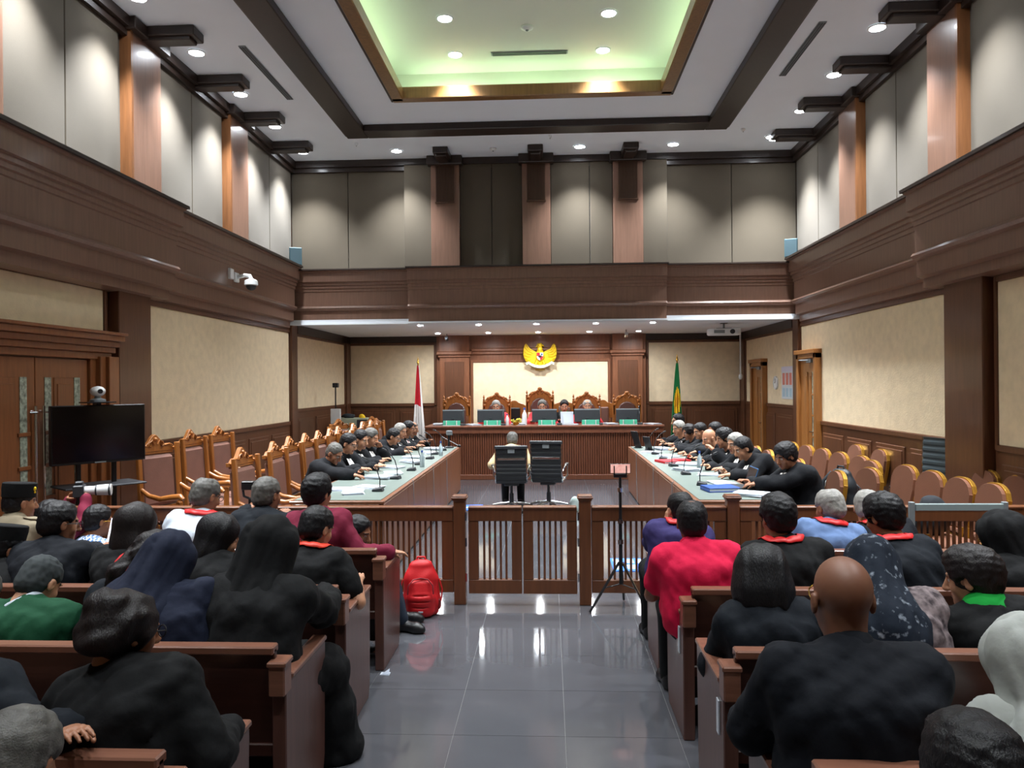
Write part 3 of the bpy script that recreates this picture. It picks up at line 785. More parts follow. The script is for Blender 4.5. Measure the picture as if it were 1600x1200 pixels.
for i, y in enumerate(cl_y): put_carved(-2.8, y, E, 'carved armchair holding the %s robed counsel at the left desk' % ORD[i], g2_)
put_carved(-2.82, 11.2, E, 'empty carved armchair between the fourth and fifth left counsel', g2_)
put_carved(-3.2, 14.5, E-.6, 'carved armchair before the far left wainscot, beside the flag', 'spare carved armchairs at the far left')
put_carved(-3.55, 13.5, E-.5, 'carved armchair near the steel cabinet at the far left', 'spare carved armchairs at the far left')
put_carved(-2.85, 13.85, E, 'carved armchair holding the last robed counsel by the flag', g2_)

# ------------------------------------------------------------------ judges' chairs
def judge_chair(label, hs, group):
    t = thing('judge_chair', label, 'chair', group=group)     # faces -y (towards the room); built facing -y
    for s in (-1, 1):
        MB().box(s*.28-.025, s*.28+.025, .2, .25, 0, 1.32*hs).build('back_post', W_CHAIR, t, bevel=.005)
        MB().lathe([(.02, 0), (.028, .03), (.012, .05), (.024, .08), (.003, .13)], (s*.28, .225, 1.32*hs), 10).build('finial', W_CHAIR, t, smooth=40)
        MB().box(s*.28-.025, s*.28+.025, -.25, -.2, 0, .66).build('leg', W_CHAIR, t, bevel=.005)
        MB().tube([(s*.28, .22, .72), (s*.285, 0, .66), (s*.29, -.22, .68), (s*.29, -.28, .64)], [.02, .026, .03, .02], 8).build('armrest', W_CHAIR, t, smooth=50)
    n = 20; arch = []
    for i in range(n+1):
        a = PI*i/n; r = 1+.05*math.cos(8*a)
        arch.append((-.29*math.cos(a), 1.18*hs+.27*hs*math.sin(a)**.8*r))
    MB().prism(arch+[(.29, 1.0*hs), (-.29, 1.0*hs)], .2, .25, 'y').build('crest', W_CHAIR, t, bevel=.006)
    cv = MB()
    for i in range(1, n, 2):
        x, z = arch[i]; cv.ball((x*.9, .19, z*.985), (.032, .02, .032), 8)
    for s in (-1, 1):
        cv.tube([(s*.03, .19, 1.36*hs), (s*.08, .185, 1.42*hs), (s*.14, .19, 1.38*hs), (s*.2, .185, 1.33*hs), (s*.24, .19, 1.22*hs)], .013, 6)
    cv.ball((0, .2, 1.47*hs), (.05, .03, .04), 8)
    cv.build('crest_carving', W_CHAIR, t, smooth=60)
    pad = [(-.2, .5), (.2, .5), (.2, 1.12*hs), (.15, 1.22*hs), (.08, 1.27*hs), (0, 1.29*hs), (-.08, 1.27*hs), (-.15, 1.22*hs), (-.2, 1.12*hs)]
    MB().prism(pad, .15, .21, 'y').build('back_pad', M_LEATHERD, t, bevel=.02)
    MB().box(-.27, .27, -.25, .25, .38, .44).build('seat_frame', W_CHAIR, t, bevel=.006)
    MB().box(-.25, .25, -.25, .2, .43, .49).build('seat_pad', M_LEATHERD, t, bevel=.025)
    return t
gj = 'carved judges chairs behind the bench'
jx = [(-2.0, 1.0, 'ornate carved judge chair at the left end of the bench, empty'), (-1.13, 1.0, 'ornate carved judge chair behind the second monitor'), (-.2, 1.07, 'tallest ornate judge chair below the gold emblem'),
      (.8, 1.0, 'ornate carved judge chair behind the fourth monitor'), (1.66, 1.0, 'ornate carved judge chair at the right end of the bench, empty')]
for x, hs, lab in jx:
    j = judge_chair(lab, hs, gj); j.location = (x, 16.05, .2)
def side_chair(label, pad):
    t = thing('side_chair', label, 'chair', group='plain wooden chairs between the judges')
    for s in (-1, 1):
        MB().box(s*.23-.02, s*.23+.02, .2, .24, 0, 1.0).build('back_post', W_CHAIR, t, bevel=.005)
        MB().box(s*.23-.02, s*.23+.02, -.22, -.18, 0, .42).build('leg', W_CHAIR, t, bevel=.005)
    MB().prism([(-.26, .92), (.26, .92), (.26, 1.2), (.2, 1.24), (.1, 1.27), (.05, 1.31), (0, 1.32), (-.05, 1.31), (-.1, 1.27), (-.2, 1.24), (-.26, 1.2)], .195, .235, 'y').build('crest', W_CHAIR, t, bevel=.006)
    MB().box(-.13, .13, .16, .21, .6, 1.16).build('back_pad', pad, t, bevel=.02)
    MB().box(-.24, .24, -.22, .22, .4, .46).build('seat_pad', pad, t, bevel=.02)
    return t
for x, y, pad, lab in ((-.77, 16.35, M_BLACK, 'plain wooden chair with black pad left of the centre judge'), (.33, 16.45, M_LEATHER, 'plain wooden chair behind the clerk in black'), (1.17, 16.45, M_LEATHER, 'plain wooden chair right of the fourth monitor')):
    c_ = side_chair(lab, pad); c_.location = (x, y, .2)

# ------------------------------------------------------------------ banquet chairs on the right (face -x); local: faces +y
def crown_outline(w, z0, z1, n=14):
    p = [(-w*.86, z0), (w*.86, z0), (w, z0+(z1-z0)*.45), (w, z1-.13)]
    for i in range(n+1):
        u = 1-2*i/n; a = abs(u)
        p.append((u*w*.98, z1-.13+.13*(1-a**2.2)**.6 if a < .98 else z1-.13))
    p.append((-w, z1-.13)); p.append((-w, z0+(z1-z0)*.45)); return p
def banquet(label, group):
    t = thing('banquet_chair', label, 'chair', group=group)
    M = Matrix.Translation((0, -.2, 0)) @ Matrix.Rotation(math.radians(8), 4, 'X')
    o = crown_outline(.2, .53, 1.0); i_ = crown_outline(.19, .545, .985)
    MB().prism(o, -.028, .012, 'y', M=M).build('back_frame', M_BANQF, t, bevel=.008)
    MB().prism(i_, .0, .045, 'y', M=M).build('back_pad', M_BANQ, t, bevel=.016)
    MB().box(-.215, .215, -.2, .23, .40, .425).build('seat_frame', M_BANQF, t, bevel=.004)
    MB().box(-.21, .21, -.2, .235, .425, .48).build('seat_pad', M_BANQ, t, bevel=.025)
    for s in (-1, 1):
        MB().tube([(s*.185, -.21, .56), (s*.185, -.2, .42), (s*.19, -.24, 0)], .012, 6).build('leg', M_BANQF, t, smooth=40)
        MB().tube([(s*.19, .2, .41), (s*.195, .21, 0)], .012, 6).build('leg', M_BANQF, t, smooth=40)
    return t
bq = banquet('x', None); bq_first = [True]
def put_banq(x, y, rz, label):
    g = 'brown banquet chairs on the right'
    if bq_first[0]:
        bq_first[0] = False; bq.location = (x, y, 0); bq.rotation_euler = (0, 0, rz); bq['label'] = label; bq['group'] = g; return bq
    return copy_tree(bq, (x, y, 0), rz, label, g)
Wf = PI/2+.3
wallc = [(4.0, 10.86), (4.0, 10.08), (4.02, 7.72), (4.04, 7.24), (4.02, 6.77)]
wl_ = ['brown banquet chair against the right wall, beside the near light door', 'brown banquet chair against the right wall, left of the black office chair', 'brown banquet chair against the right pilaster, first of three',
       'brown banquet chair against the right pilaster, middle of three', 'brown banquet chair against the right wall at the photo edge']
for (x, y), l in zip(wallc, wl_): put_banq(x, y, Wf-.25, l)
mid = [(3.25, 11.3, 'farthest'), (3.3, 10.78, 'second farthest'), (3.32, 10.22, 'third farthest'), (3.34, 9.68, 'fourth farthest'), (3.4, 9.18, 'fifth farthest'), (3.3, 8.66, 'sixth farthest'), (3.46, 8.16, 'seventh farthest'), (3.46, 7.62, 'eighth farthest')]
for x, y, n in mid: put_banq(x, y, Wf-.15, 'brown banquet chair in the row before the wall chairs, %s' % n)
put_banq(2.98, 7.9, Wf-.1, 'brown banquet chair in front of the black backpack, large in view')
put_banq(3.46, 7.12, Wf-.2, 'brown banquet chair just behind the grey-topped barrier, far one')
put_banq(3.52, 6.72, Wf-.25, 'brown banquet chair just behind the grey-topped barrier, near one')
cr_y = [7.7, 8.9, 9.5, 10.1, 10.7, 11.4, 11.95, 12.5, 13.05, 13.7]
for i, y in enumerate(cr_y): put_banq(2.55, y, PI/2, 'gold-edged banquet chair of the %s counsel at the right desk' % ORD[i])

# ------------------------------------------------------------------ office chairs
def office_chair(label, fabric, high=.0, loc=(0, 0, 0), rz=0, rest=True):
    t = thing('office_chair', label, 'office chair', loc, rz)   # faces +y
    b = MB()
    for k in range(5):
        a = PI/2+2*PI*k/5; b.tube([(0, 0, .12), (math.cos(a)*.16, math.sin(a)*.16, .1), (math.cos(a)*.29, math.sin(a)*.29, .075)], [.024, .02, .014], 8)
    base = b.build('star_base', M_CHROME, t, smooth=50)
    for k in range(5):
        a = PI/2+2*PI*k/5; x, y = math.cos(a)*.29, math.sin(a)*.29
        MB().tube([(x-.022, y, .03), (x+.022, y, .03)], .03, 12).tube([(x, y, .03), (x, y, .08)], .01, 6).build('caster', M_RUBBER, base, smooth=40)
    MB().lathe([(.032, .1), (.032, .26), (.02, .26), (.02, .4)], n=12).build('gas_column', M_DKGREY, t, smooth=40)
    MB().box(-.11, .11, -.12, .14, .38, .42).build('tilt_plate', M_DKGREY, t, bevel=.01)
    z1 = 1.0+high
    # one-piece sling profile: seat then back
    prof = [(.26, .43), (.22, .455), (.1, .45), (-.1, .435), (-.18, .44), (-.225, .48), (-.245, .56), (-.26, .75), (-.285, z1)]
    def along(n):
        P = [Vector((0, y, z)) for y, z in prof]; d = [0]
        for a, c in zip(P, P[1:]): d.append(d[-1]+(c-a).length)
        out = []
        for i in range(n+1):
            s = d[-1]*i/n
            for j in range(len(P)-1):
                if s <= d[j+1]+1e-9: out.append(P[j].lerp(P[j+1], (s-d[j])/(d[j+1]-d[j]))); break
        return out
    sl = along(52); sh = MB(); w = .215
    vs = []
    for i, p in enumerate(sl):
        q = sl[min(i+1, len(sl)-1)]-sl[max(i-1, 0)]; nrm = Vector((0, -q.z, q.y)).normalized()
        th = .016 if i % 3 else .007
        vs += [(-w, p.y+nrm.y*th, p.z+nrm.z*th), (w, p.y+nrm.y*th, p.z+nrm.z*th), (w, p.y-nrm.y*th, p.z-nrm.z*th), (-w, p.y-nrm.y*th, p.z-nrm.z*th)]
    fs = [(4*i+j, 4*i+(j+1) % 4, 4*i+4+(j+1) % 4, 4*i+4+j) for i in range(len(sl)-1) for j in range(4)]+[(3, 2, 1, 0), tuple(4*(len(sl)-1)+j for j in range(4))]
    sh.add(vs, fs); sh.build('ribbed_sling', fabric, t)
    for s in (-1, 1):
        MB().tube([(s*(w+.01), p.y, p.z) for p in sl[::4]], .013, 6).build('side_frame', M_CHROME, t, smooth=50)
        MB().tube([(s*.22, .12, .45), (s*.27, .15, .5), (s*.275, .13, .66), (s*.27, -.1, .68), (s*.235, -.235, .6)], .012, 8).build('armrest', M_CHROME, t, smooth=50)
        MB().box(s*.272-.025, s*.272+.025, -.09, .13, .672, .692).build('arm_pad', M_BLACK, t, bevel=.006)
    if rest:
        MB().box(-.24, .24, -.325, -.265, z1-.03, z1+.02).build('top_band', M_DKGREY, t, bevel=.012)
        MB().box(-.05, .05, -.315, -.3, z1-.09, z1-.035).build('back_tag', M_GREY2, t, bevel=.004)
        MB().box(-.2, .2, -.288, -.272, .775, .81).build('chrome_bar', M_CHROME, t, bevel=.004)
    return t
office_chair('black ribbed office chair holding the witness before the bench', M_MESH, -.03, (-.57, 11.2, 0), .04)
office_chair('empty black ribbed office chair right of the witness', M_MESH, .03, (-.02, 11.3, 0), -.12)
office_chair('tall dark grey ribbed office chair among the brown chairs by the right wall', M_MESHG, .24, (4.04, 8.5, 0), PI/2+.3, rest=False)
# ------------------------------------------------------------------ television on its stand
t = thing('television_stand', 'black mobile television stand before the left double door', 'stand', (-4.3, 7.0, 0), math.radians(52))
MB().box(-.02-.16, .02-.16, .03, .07, .1, 1.62).box(.14, .18, .03, .07, .1, 1.62).build('upright', M_BLACK, t, bevel=.004)
MB().box(-.36, .36, -.22, .2, .95, .965).build('shelf', M_DKGREY, t, bevel=.004)
MB().box(-.25, .25, .02, .08, 1.2, 1.24).box(-.25, .25, .02, .08, 1.5, 1.54).build('mount_bracket', M_BLACK, t)
MB().box(-.4, -.34, -.3, .3, .03, .08).box(.34, .4, -.3, .3, .03, .08).box(-.36, .36, .02, .08, .04, .1).build('foot_frame', M_BLACK, t, bevel=.004)
for x in (-.37, .37):
    for y in (-.27, .27): MB().tube([(x-.012, y, .025), (x+.012, y, .025)], .025, 10).build('caster', M_RUBBER, t, smooth=40)
MB().box(-.13, .13, -.1, .1, 1.735, 1.745).box(-.02, .02, -.03, .07, 1.6, 1.735).build('camera_tray', M_BLACK, t)
TVM = Matrix.Translation((-4.3, 7.0, 0)) @ Matrix.Rotation(math.radians(52), 4, 'Z')
tv = thing('television', 'flat black television on a mobile stand by the left door', 'television', TVM @ Vector((0, -.03, 1.44)), math.radians(52))
MB().box(-.42, .42, -.02, .045, -.275, .275).build('cabinet', M_BLACK, tv, bevel=.006)
MB().box(-.408, .408, -.024, -.018, -.252, .265).build('screen', M_SCREEN, tv)
MB().box(-.05, .05, -.024, -.015, -.272, -.26).build('badge_strip', M_GREY2, tv)
wc = thing('conference_camera', 'white and grey conference camera on top of the television', 'camera', TVM @ Vector((0, 0, 1.745)), math.radians(52))
MB().lathe([(.07, 0), (.07, .02), (.03, .035), (.025, .06)], n=16).build('base', M_GREY2, wc, smooth=40)
MB().ball((0, 0, .1), (.07, .06, .05), 14).build('head', M_WHITE, wc, smooth=80)
MB().tube([(0, -.05, .1), (0, -.07, .1)], .022, 12).build('lens', M_BLACK, wc, smooth=40)

# ------------------------------------------------------------------ flags
def flag(x, y, label, cols, emblem=None, seed=1):
    t = thing('flag', label, 'flag', (x, y, 0), 0)
    MB().lathe([(.17, 0), (.17, .03), (.06, .06), (.03, .12), (.014, .14), (.014, 2.3), (.004, 2.31)], n=14).build('pole', M_BRASS, t, smooth=30)
    MB().lathe([(.004, 2.3), (.026, 2.33), (.02, 2.37), (.003, 2.46)], n=10).build('finial', M_BRASS, t, smooth=40)
    rows, n = 34, 40; vs = []; fs = []; mi = []
    for i in range(rows+1):
        u = i/rows; z = 2.28-1.62*u; w = .025+.16*u**.8
        for j in range(n+1):
            v = j/n; a = v*7.5*PI+seed
            xx = (-.35+.95*v)*w*1.5*(1 if seed == 1 else -1)+.012*math.sin(a*1.7+u*3)*u
            yy = -.03-w*.28*(1+math.sin(a))*(.4+.6*u)
            vs.append((xx, yy, z-.10*v*u+.03*math.sin(v*6)*u))
    for i in range(rows):
        for j in range(n):
            fs.append((i*(n+1)+j, i*(n+1)+j+1, (i+1)*(n+1)+j+1, (i+1)*(n+1)+j))
            u = (i+.5)/rows; v = (j+.5)/n
            k = 0
            if emblem is None: k = 1 if (u > .5 or v > .82) else 0
            else:
                if (u-.47)**2/.028+((v-.45)/.42)**2 < 1: k = 1
                if k and (u-.47)**2/.007+((v-.45)/.2)**2 < 1: k = 2
            mi.append(k)
    m = MB(); m.v = vs; m.f = fs; m.m = mi
    o = m.build('cloth', cols, t, smooth=80)
    so = o.modifiers.new('thickness', 'SOLIDIFY'); so.thickness = .004
    return t
M_FRED = mat('flag_red', '#cf2232', rough=.8); M_FWHITE = mat('flag_white', '#e9e6e4', rough=.8)
M_FGREEN = mat('flag_green', '#0f7a42', rough=.8); M_FYEL = mat('flag_yellow', '#ecc21e', rough=.8); M_FORG = mat('flag_ochre', '#d29a17', rough=.8)
flag(-2.72, 15.6, 'red and white flag hanging on a brass pole left of the bench', [M_FRED, M_FWHITE])
flag(2.62, 15.6, 'green flag with a round yellow emblem right of the bench', [M_FGREEN, M_FYEL, M_FORG], True, 2)

# ------------------------------------------------------------------ gold eagle emblem
t = thing('eagle_emblem', 'gold eagle emblem with shield and white ribbon on the end wall', 'emblem', (-.2, YE-.24, 2.52))
def wing(s):
    m = MB()
    out = [(.06, .03), (.1, .09), (.16, .125), (.23, .15), (.29, .19), (.325, .275), (.355, .22), (.375, .12), (.378, .03), (.36, -.05), (.325, -.12), (.27, -.175), (.2, -.205), (.12, -.2), (.07, -.14)]
    m.prism([(s*x, z) for x, z in out], -.01, .03, 'y')
    for k in range(9):          # overlapping feather blades curving up to the tips
        a = math.radians(72-15*k); e = out[5+min(k, 8)]; w_ = .024
        b0 = Vector((s*(.085+.004*k), 0, .05-.02*k)); b1 = Vector((s*(e[0]-.012), 0, e[1]+(-.008 if k < 5 else .014)))
        mid = b0.lerp(b1, .55)+Vector((s*.03, 0, -.022))
        d = (b1-b0).normalized(); n = Vector((-d.z, 0, d.x))
        poly = [b0-n*.016, mid-n*w_, b1-n*.006, b1+n*.006, mid+n*w_*.55, b0+n*.016]
        m.prism([(q.x, q.z) for q in poly], -.03-.003*k, -.008, 'y')
    return m
for s in (-1, 1): wing(s).build('wing', M_GOLD, t, bevel=.004)
m = MB(); m.ball((0, 0, -.03), (.1, .05, .2), 16); m.ball((0, -.01, .14), (.06, .045, .09), 14)
m.build('body', M_GOLD, t, smooth=80)
m = MB(); m.ball((.005, -.02, .235), (.052, .045, .05), 14); m.tube([(.03, -.03, .24), (.075, -.03, .225), (.085, -.03, .205)], [.02, .014, .004], 8)
for k in range(4): m.tube([(-.03-.012*k, -.01, .26-.02*k), (-.065-.012*k, 0, .285-.03*k)], [.014, .003], 6)
m.build('head', M_GOLD, t, smooth=60)
m = MB()
for k in range(5):
    a = math.radians(-90+(k-2)*13); m.prism([(math.cos(a+1.57)*.02, -.12), (math.cos(a)*.2+.025, -.12+math.sin(a)*.16), (math.cos(a)*.2-.025, -.12+math.sin(a)*.16), (-.02, -.12)], -.01, .02, 'y')
m.build('tail', M_GOLD, t, bevel=.003)
for s in (-1, 1):
    MB().tube([(s*.06, -.02, -.12), (s*.09, -.03, -.18), (s*.1, -.05, -.215)], [.03, .022, .018], 8).build('leg', M_GOLD, t, smooth=60)
sh = [(-.085, .07), (.085, .07), (.085, -.03), (.06, -.085), (0, -.125), (-.06, -.085), (-.085, -.03)]
MB().prism(sh, -.075, -.04, 'y').build('shield', M_GOLD, t, bevel=.004)
q = [([(-.075, .062), (-.004, .062), (-.004, -.012), (-.075, -.012)], M_FRED), ([(.004, .062), (.075, .062), (.075, -.012), (.004, -.012)], M_FWHITE),
     ([(-.075, -.018), (-.004, -.018), (-.004, -.112), (-.052, -.08), (-.075, -.03)], M_FWHITE), ([(.004, -.018), (.075, -.018), (.075, -.03), (.052, -.08), (.004, -.112)], M_FRED)]
for pl, mm in q: MB().prism(pl, -.08, -.07, 'y').build('shield_quarter', mm, t)
MB().prism([(-.032, .0), (.032, .0), (.04, -.03), (0, -.055), (-.04, -.03)], -.09, -.078, 'y').build('shield_center', M_BLACK, t)
MB().ball((.04, -.085, .024), (.022, .006, .022), 10).build('shield_tree', mat('emblem_blue', '#2d5f86', rough=.5), t, smooth=60)
m = MB(); rb_ = []
for i in range(13):
    u = -1+i/6; rb_.append((u*.27, -.255+.1*u*u-.0*abs(u)))
m.prism([(x, z+.032) for x, z in rb_]+[(x, z-.032) for x, z in reversed(rb_)], -.05, -.02, 'y')
m.prism([(-.33, -.16), (-.25, -.135), (-.25, -.2), (-.34, -.22), (-.31, -.19)], -.03, 0, 'y').prism([(.33, -.16), (.31, -.19), (.34, -.22), (.25, -.2), (.25, -.135)], -.03, 0, 'y')
m.build('ribbon', mat('ribbon_white', '#dfeadb', rough=.6), t, bevel=.004)
MB().box(-.11, .11, -.03, 0, -.335, -.305).build('plinth_bar', M_BRASS, t, bevel=.004)

# ------------------------------------------------------------------ microphones, papers and desk clutter
def mic(x, y, z, rz, label, group):
    t = thing('microphone', label, 'microphone', (x, y, z), rz, group)      # neck leans to +y
    MB().prism([(-.06, 0), (.06, 0), (.05, .03), (-.045, .045)], -.05, .05, 'x').build('base', M_DKGREY, t, bevel=.008)
    pts = [(0, -.02, .035), (0, -.02, .12), (0, .01, .22), (0, .08, .31), (0, .13, .34)]
    MB().tube(pts, .006, 6).build('gooseneck', M_BLACK, t, smooth=60)
    MB().tube([(0, .12, .336), (0, .165, .355)], .011, 8).build('capsule', M_BLACK, t, smooth=50)
    return t
mics = [mic(-1.78, 7.75, .781, PI/2, 'gooseneck microphone at the near end of the left desk', 'microphones on the left desk')]
for i, y in enumerate((8.75, 9.6, 10.3, 11.1, 11.8, 12.5)):
    copy_tree(mics[0], (-1.8+.03*(i % 2), y, .781), PI/2+.2*(i % 3-1), 'gooseneck microphone on the left desk, %s from the near end' % ORD[i+1], 'microphones on the left desk')
for i, y in enumerate((8.15, 9.1, 10.0, 10.9, 11.7, 12.4)):
    copy_tree(mics[0], (1.62, y, .781), -PI/2+.2*(i % 3-1), 'gooseneck microphone on the right desk, %s from the near end' % ORD[i], 'microphones on the right desk')
def papers(x, y, z, rz, label, n=4, w=.21, h=.297, group='paper stacks on the desks', m=None):
    t = thing('paper_stack', label, 'papers', (x, y, z), rz, group)
    for k in range(n):
        a = random.uniform(-.12, .12); M = Matrix.Translation((random.uniform(-.012, .012), random.uniform(-.012, .012), 0)) @ Matrix.Rotation(a, 4, 'Z')
        MB().box(-w/2, w/2, -h/2, h/2, k*.006, k*.006+.005, M=M).build('sheet', m or M_PAPER, t)
    return t
pl = [(-2.0, 7.62, .2, 'loose white papers nearest on the left desk'), (-1.95, 8.02, 1.2, 'open white papers before the first left counsel'), (-2.22, 7.85, 1.6, 'white sheet at the elbow of the first left counsel'),
      (-2.0, 8.8, 1.4, 'white papers before the second left counsel'), (-1.95, 9.3, .3, 'white papers before the third left counsel'), (-2.1, 9.95, 1.1, 'white papers before the fourth left counsel'), (-1.95, 10.6, .8, 'thick white papers halfway along the left desk'),
      (-2.05, 11.3, 1.5, 'white papers under the fifth left counsel'), (-1.9, 12.0, .4, 'white papers before the sixth left counsel'), (-1.95, 12.7, 1.2, 'white papers near the far end of the left desk')]
for x, y, r, l in pl: papers(x, y, .781, r, l, random.choice((3, 4, 6)))
pr_ = [(1.86, 8.3, .2, 'white papers beside the blue folder on the right desk'), (1.9, 9.05, 1.3, 'white papers before the second right counsel'), (1.7, 9.5, .5, 'fanned white papers on the right desk'),
       (1.85, 10.2, 1.2, 'open white papers before the fourth right counsel'), (1.75, 11.3, .4, 'white papers past the red file on the right desk'), (1.6, 12.0, 1.1, 'white papers at the far part of the right desk'), (1.85, 12.5, .3, 'white papers at the far end of the right desk'), (1.95, 7.4, .9, 'single white sheet at the near end of the right desk')]
for x, y, r, l in pr_: papers(x, y, .781, r, l, random.choice((3, 4, 6)))
def flat(name, cat, label, x, y, z, rz, w, h, th, m, extra=None, group=None):
    t = thing(name, label, cat, (x, y, z), rz, group)
    MB().box(-w/2, w/2, -h/2, h/2, 0, th*.25).box(-w/2, w/2, -h/2, h/2, th*.75, th).box(-w/2, -w/2+.006, -h/2, h/2, 0, th).build('cover', m, t, bevel=.002)
    MB().box(-w/2+.006, w/2-.006, -h/2+.006, h/2-.006, th*.25, th*.75).build('pages', M_PAPER, t)
    return t
flat('folder', 'folder', 'thick blue folder lying on the near end of the right desk', 1.72, 7.75, .781, .15, .32, .26, .045, M_NAVY)
lap = thing('laptop', 'open blue-backed laptop before the nearest right counsel', 'laptop', (1.95, 7.98, .781), -PI/2)
MB().box(-.16, .16, -.11, .11, 0, .015).build('keyboard_base', M_DKGREY, lap, bevel=.003)
Mx = Matrix.Translation((0, .11, .012)) @ Matrix.Rotation(math.radians(-18), 4, 'X')
MB().box(-.16, .16, 0, .008, 0, .21, M=Mx).build('lid', mat('lid_blue', '#35618f', rough=.45), lap, bevel=.003)
MB().box(-.15, .15, -.002, .001, .01, .2, M=Mx).build('screen', M_SCREEN, lap)
flat('file', 'file', 'red file on the right desk past the microphones', 1.62, 10.5, .781, .3, .24, .32, .03, M_RED, group='red files on the right desk')
flat('file', 'file', 'smaller red file beside the papers on the right desk', 1.86, 10.75, .781, 1.2, .2, .28, .02, M_RED, group='red files on the right desk')
# monitors on the bench, with green name blocks
def monitor(x, y, w, label):
    t = thing('monitor', label, 'monitor', (x, y, 1.06), 0, 'monitors on the judges bench')
    M = Matrix.Rotation(math.radians(-8), 4, 'X')
    MB().box(-w/2, w/2, -.02, .02, .05, .31, M=M).build('housing', M_DKGREY, t, bevel=.006)
    MB().box(-w/2+.015, w/2-.015, .02, .023, .07, .3, M=M).build('screen', M_SCREEN, t)
    MB().box(-w/2, w/2, -.024, -.02, .285, .31, M=M).build('top_bezel', M_GREY2, t)
    MB().box(-.03, .03, -.04, -.01, 0, .14).box(-.1, .1, -.09, .06, 0, .012).build('stand', M_DKGREY, t, bevel=.003)
    return t
mx = [(-1.94, 'first'), (-1.18, 'second'), (-.1, 'third'), (.76, 'fourth'), (1.57, 'fifth')]
for (x, n), w_ in zip(mx, (.44, .55, .5, .52, .47)): monitor(x, 15.2, w_, 'black monitor on the judges bench, %s from left' % n)
def greenbox(x, label, w=.34):
    t = thing('name_block', label, 'sign', (x, 14.95, 1.06), 0, 'green blocks on the judges bench')
    MB().prism([(-.05, 0), (.05, 0), (.02, .1), (-.01, .1)], -w/2, w/2, 'x').build('block', M_GREEN, t, bevel=.003)
    for s in (-.3, 0, .3): MB().box(s*w-.008, s*w+.008, -.06, -.03, 0, .1).build('clip', M_WHITE, t) if s else None
    MB().box(-w/2, w/2, -.056, -.045, .0, .012).build('edge_strip', M_WHITE, t)
for (x, n), dx in zip(mx, (0, .05, .05, .05, -.02)): greenbox(x+dx, 'sloping green block in front of the %s monitor on the bench' % n)
for i, x in enumerate((-1.72, -.92, .2, 1.0, 1.78)):
    copy_tree(mics[0], (x, 14.98, 1.06), 0, 'gooseneck microphone on the judges bench, %s from left' % ORD[i], 'microphones on the judges bench')
for x, y, r, n, l in ((-2.22, 15.1, .2, 7, 'stack of white papers at the left end of the judges bench'), (-1.52, 15.1, .7, 4, 'papers between the first and second monitors'), (-.62, 15.1, .4, 5, 'papers between the second and third monitors'), (.42, 15.05, 1.4, 3, 'papers below the clerk in black'), (1.22, 15.1, .3, 5, 'papers between the fourth and fifth monitors'), (2.05, 15.1, .6, 3, 'papers at the right end of the judges bench')):
    papers(x, y, 1.06, r, l, n)
sh_ = thing('raised_sheet', 'white sheet held up before the clerk in black on the bench', 'paper', (.36, 15.22, 1.06), .1)
MB().box(-.13, .13, -.004, .004, .0, .26, M=Matrix.Rotation(math.radians(-15), 4, 'X')).build('sheet', M_PAPER, sh_)
MB().box(-.1, .1, -.003, .003, .02, .22, M=Matrix.Translation((.02, -.02, 0)) @ Matrix.Rotation(math.radians(-20), 4, 'X')).build('sheet', M_PAPER, sh_)
def bottle(x, y, z, label, m, s=1, group=None):
    t = thing('bottle', label, 'bottle', (x, y, z), 0, group)
    MB().lathe([(.03*s, 0), (.032*s, .01), (.032*s, .13*s), (.022*s, .16*s), (.012*s, .18*s), (.012*s, .2*s)], n=12).build('body', m, t, smooth=40)
    MB().lathe([(.014*s, .2*s), (.014*s, .225*s), (.003, .226*s)], n=10).build('cap', M_NAVY, t, smooth=40)
M_WATER = mat('bottle_plastic', '#c3d3d8', rough=.1, trans=.6)
bottle(-.84, 15.05, 1.06, 'small white bottle right of the second monitor', M_WHITE, 1, 'bottles on the judges bench')
bottle(-.5, 15.2, 1.06, 'tall white bottle left of the third monitor', M_WHITE, 1.5, 'bottles on the judges bench')
bt = thing('flower_basket', 'small basket of yellow-green flowers left of the third monitor', 'flowers', (-.66, 14.98, 1.06))
MB().lathe([(.05, 0), (.075, .06), (.08, .065), (.06, .05)], n=12).build('basket', M_BRASS, bt, smooth=40)
fm = MB()
for k in range(22): fm.ball((random.uniform(-.09, .09), random.uniform(-.06, .06), random.uniform(.06, .13)), random.uniform(.014, .024), 6)
fm.build('blossoms', mat('flower_yellow', '#c9c04a', rough=.8), bt, kind='stuff')
# small table items
for i, (x, y) in enumerate(((-1.7, 10.0), (-1.68, 11.6))): bottle(x, y, .781, 'clear water bottle on the left desk, %s one' % ('nearer' if i == 0 else 'farther'), M_WATER, 1, 'bottles on the counsel desks')
bottle(1.9, 9.7, .781, 'clear water bottle on the right desk', M_WATER, 1, 'bottles on the counsel desks')
# desk camera at the far end of the left desk
t = thing('desk_camera', 'black document camera with white head at the far end of left desk', 'camera', (-1.75, 13.05, .781), .3)
MB().lathe([(.09, 0), (.09, .02), (.03, .03)], n=14).build('base', M_DKGREY, t, smooth=40)
MB().tube([(0, 0, .02), (0, 0, .2), (.02, 0, .24)], .02, 8).build('neck', M_BLACK, t, smooth=50)
MB().box(-.04, .06, -.05, .04, .22, .3).build('head', M_GREY2, t, bevel=.01)
for x, y, l, h in ((1.5, 12.85, 'black upright desk monitor at the far end of right desk', .3), (1.62, 12.35, 'second black upright screen on the far right desk', .24)):
    t = thing('tablet_screen', l, 'screen', (x, y, .781), -PI/2+.5, 'upright screens on the right desk')
    MB().box(-.09, .09, -.008, .008, .0, h, M=Matrix.Rotation(math.radians(18), 4, 'X')).build('panel', M_BLACK, t, bevel=.004)
    MB().box(-.05, .05, -.06, .06, 0, .012).build('stand', M_DKGREY, t)
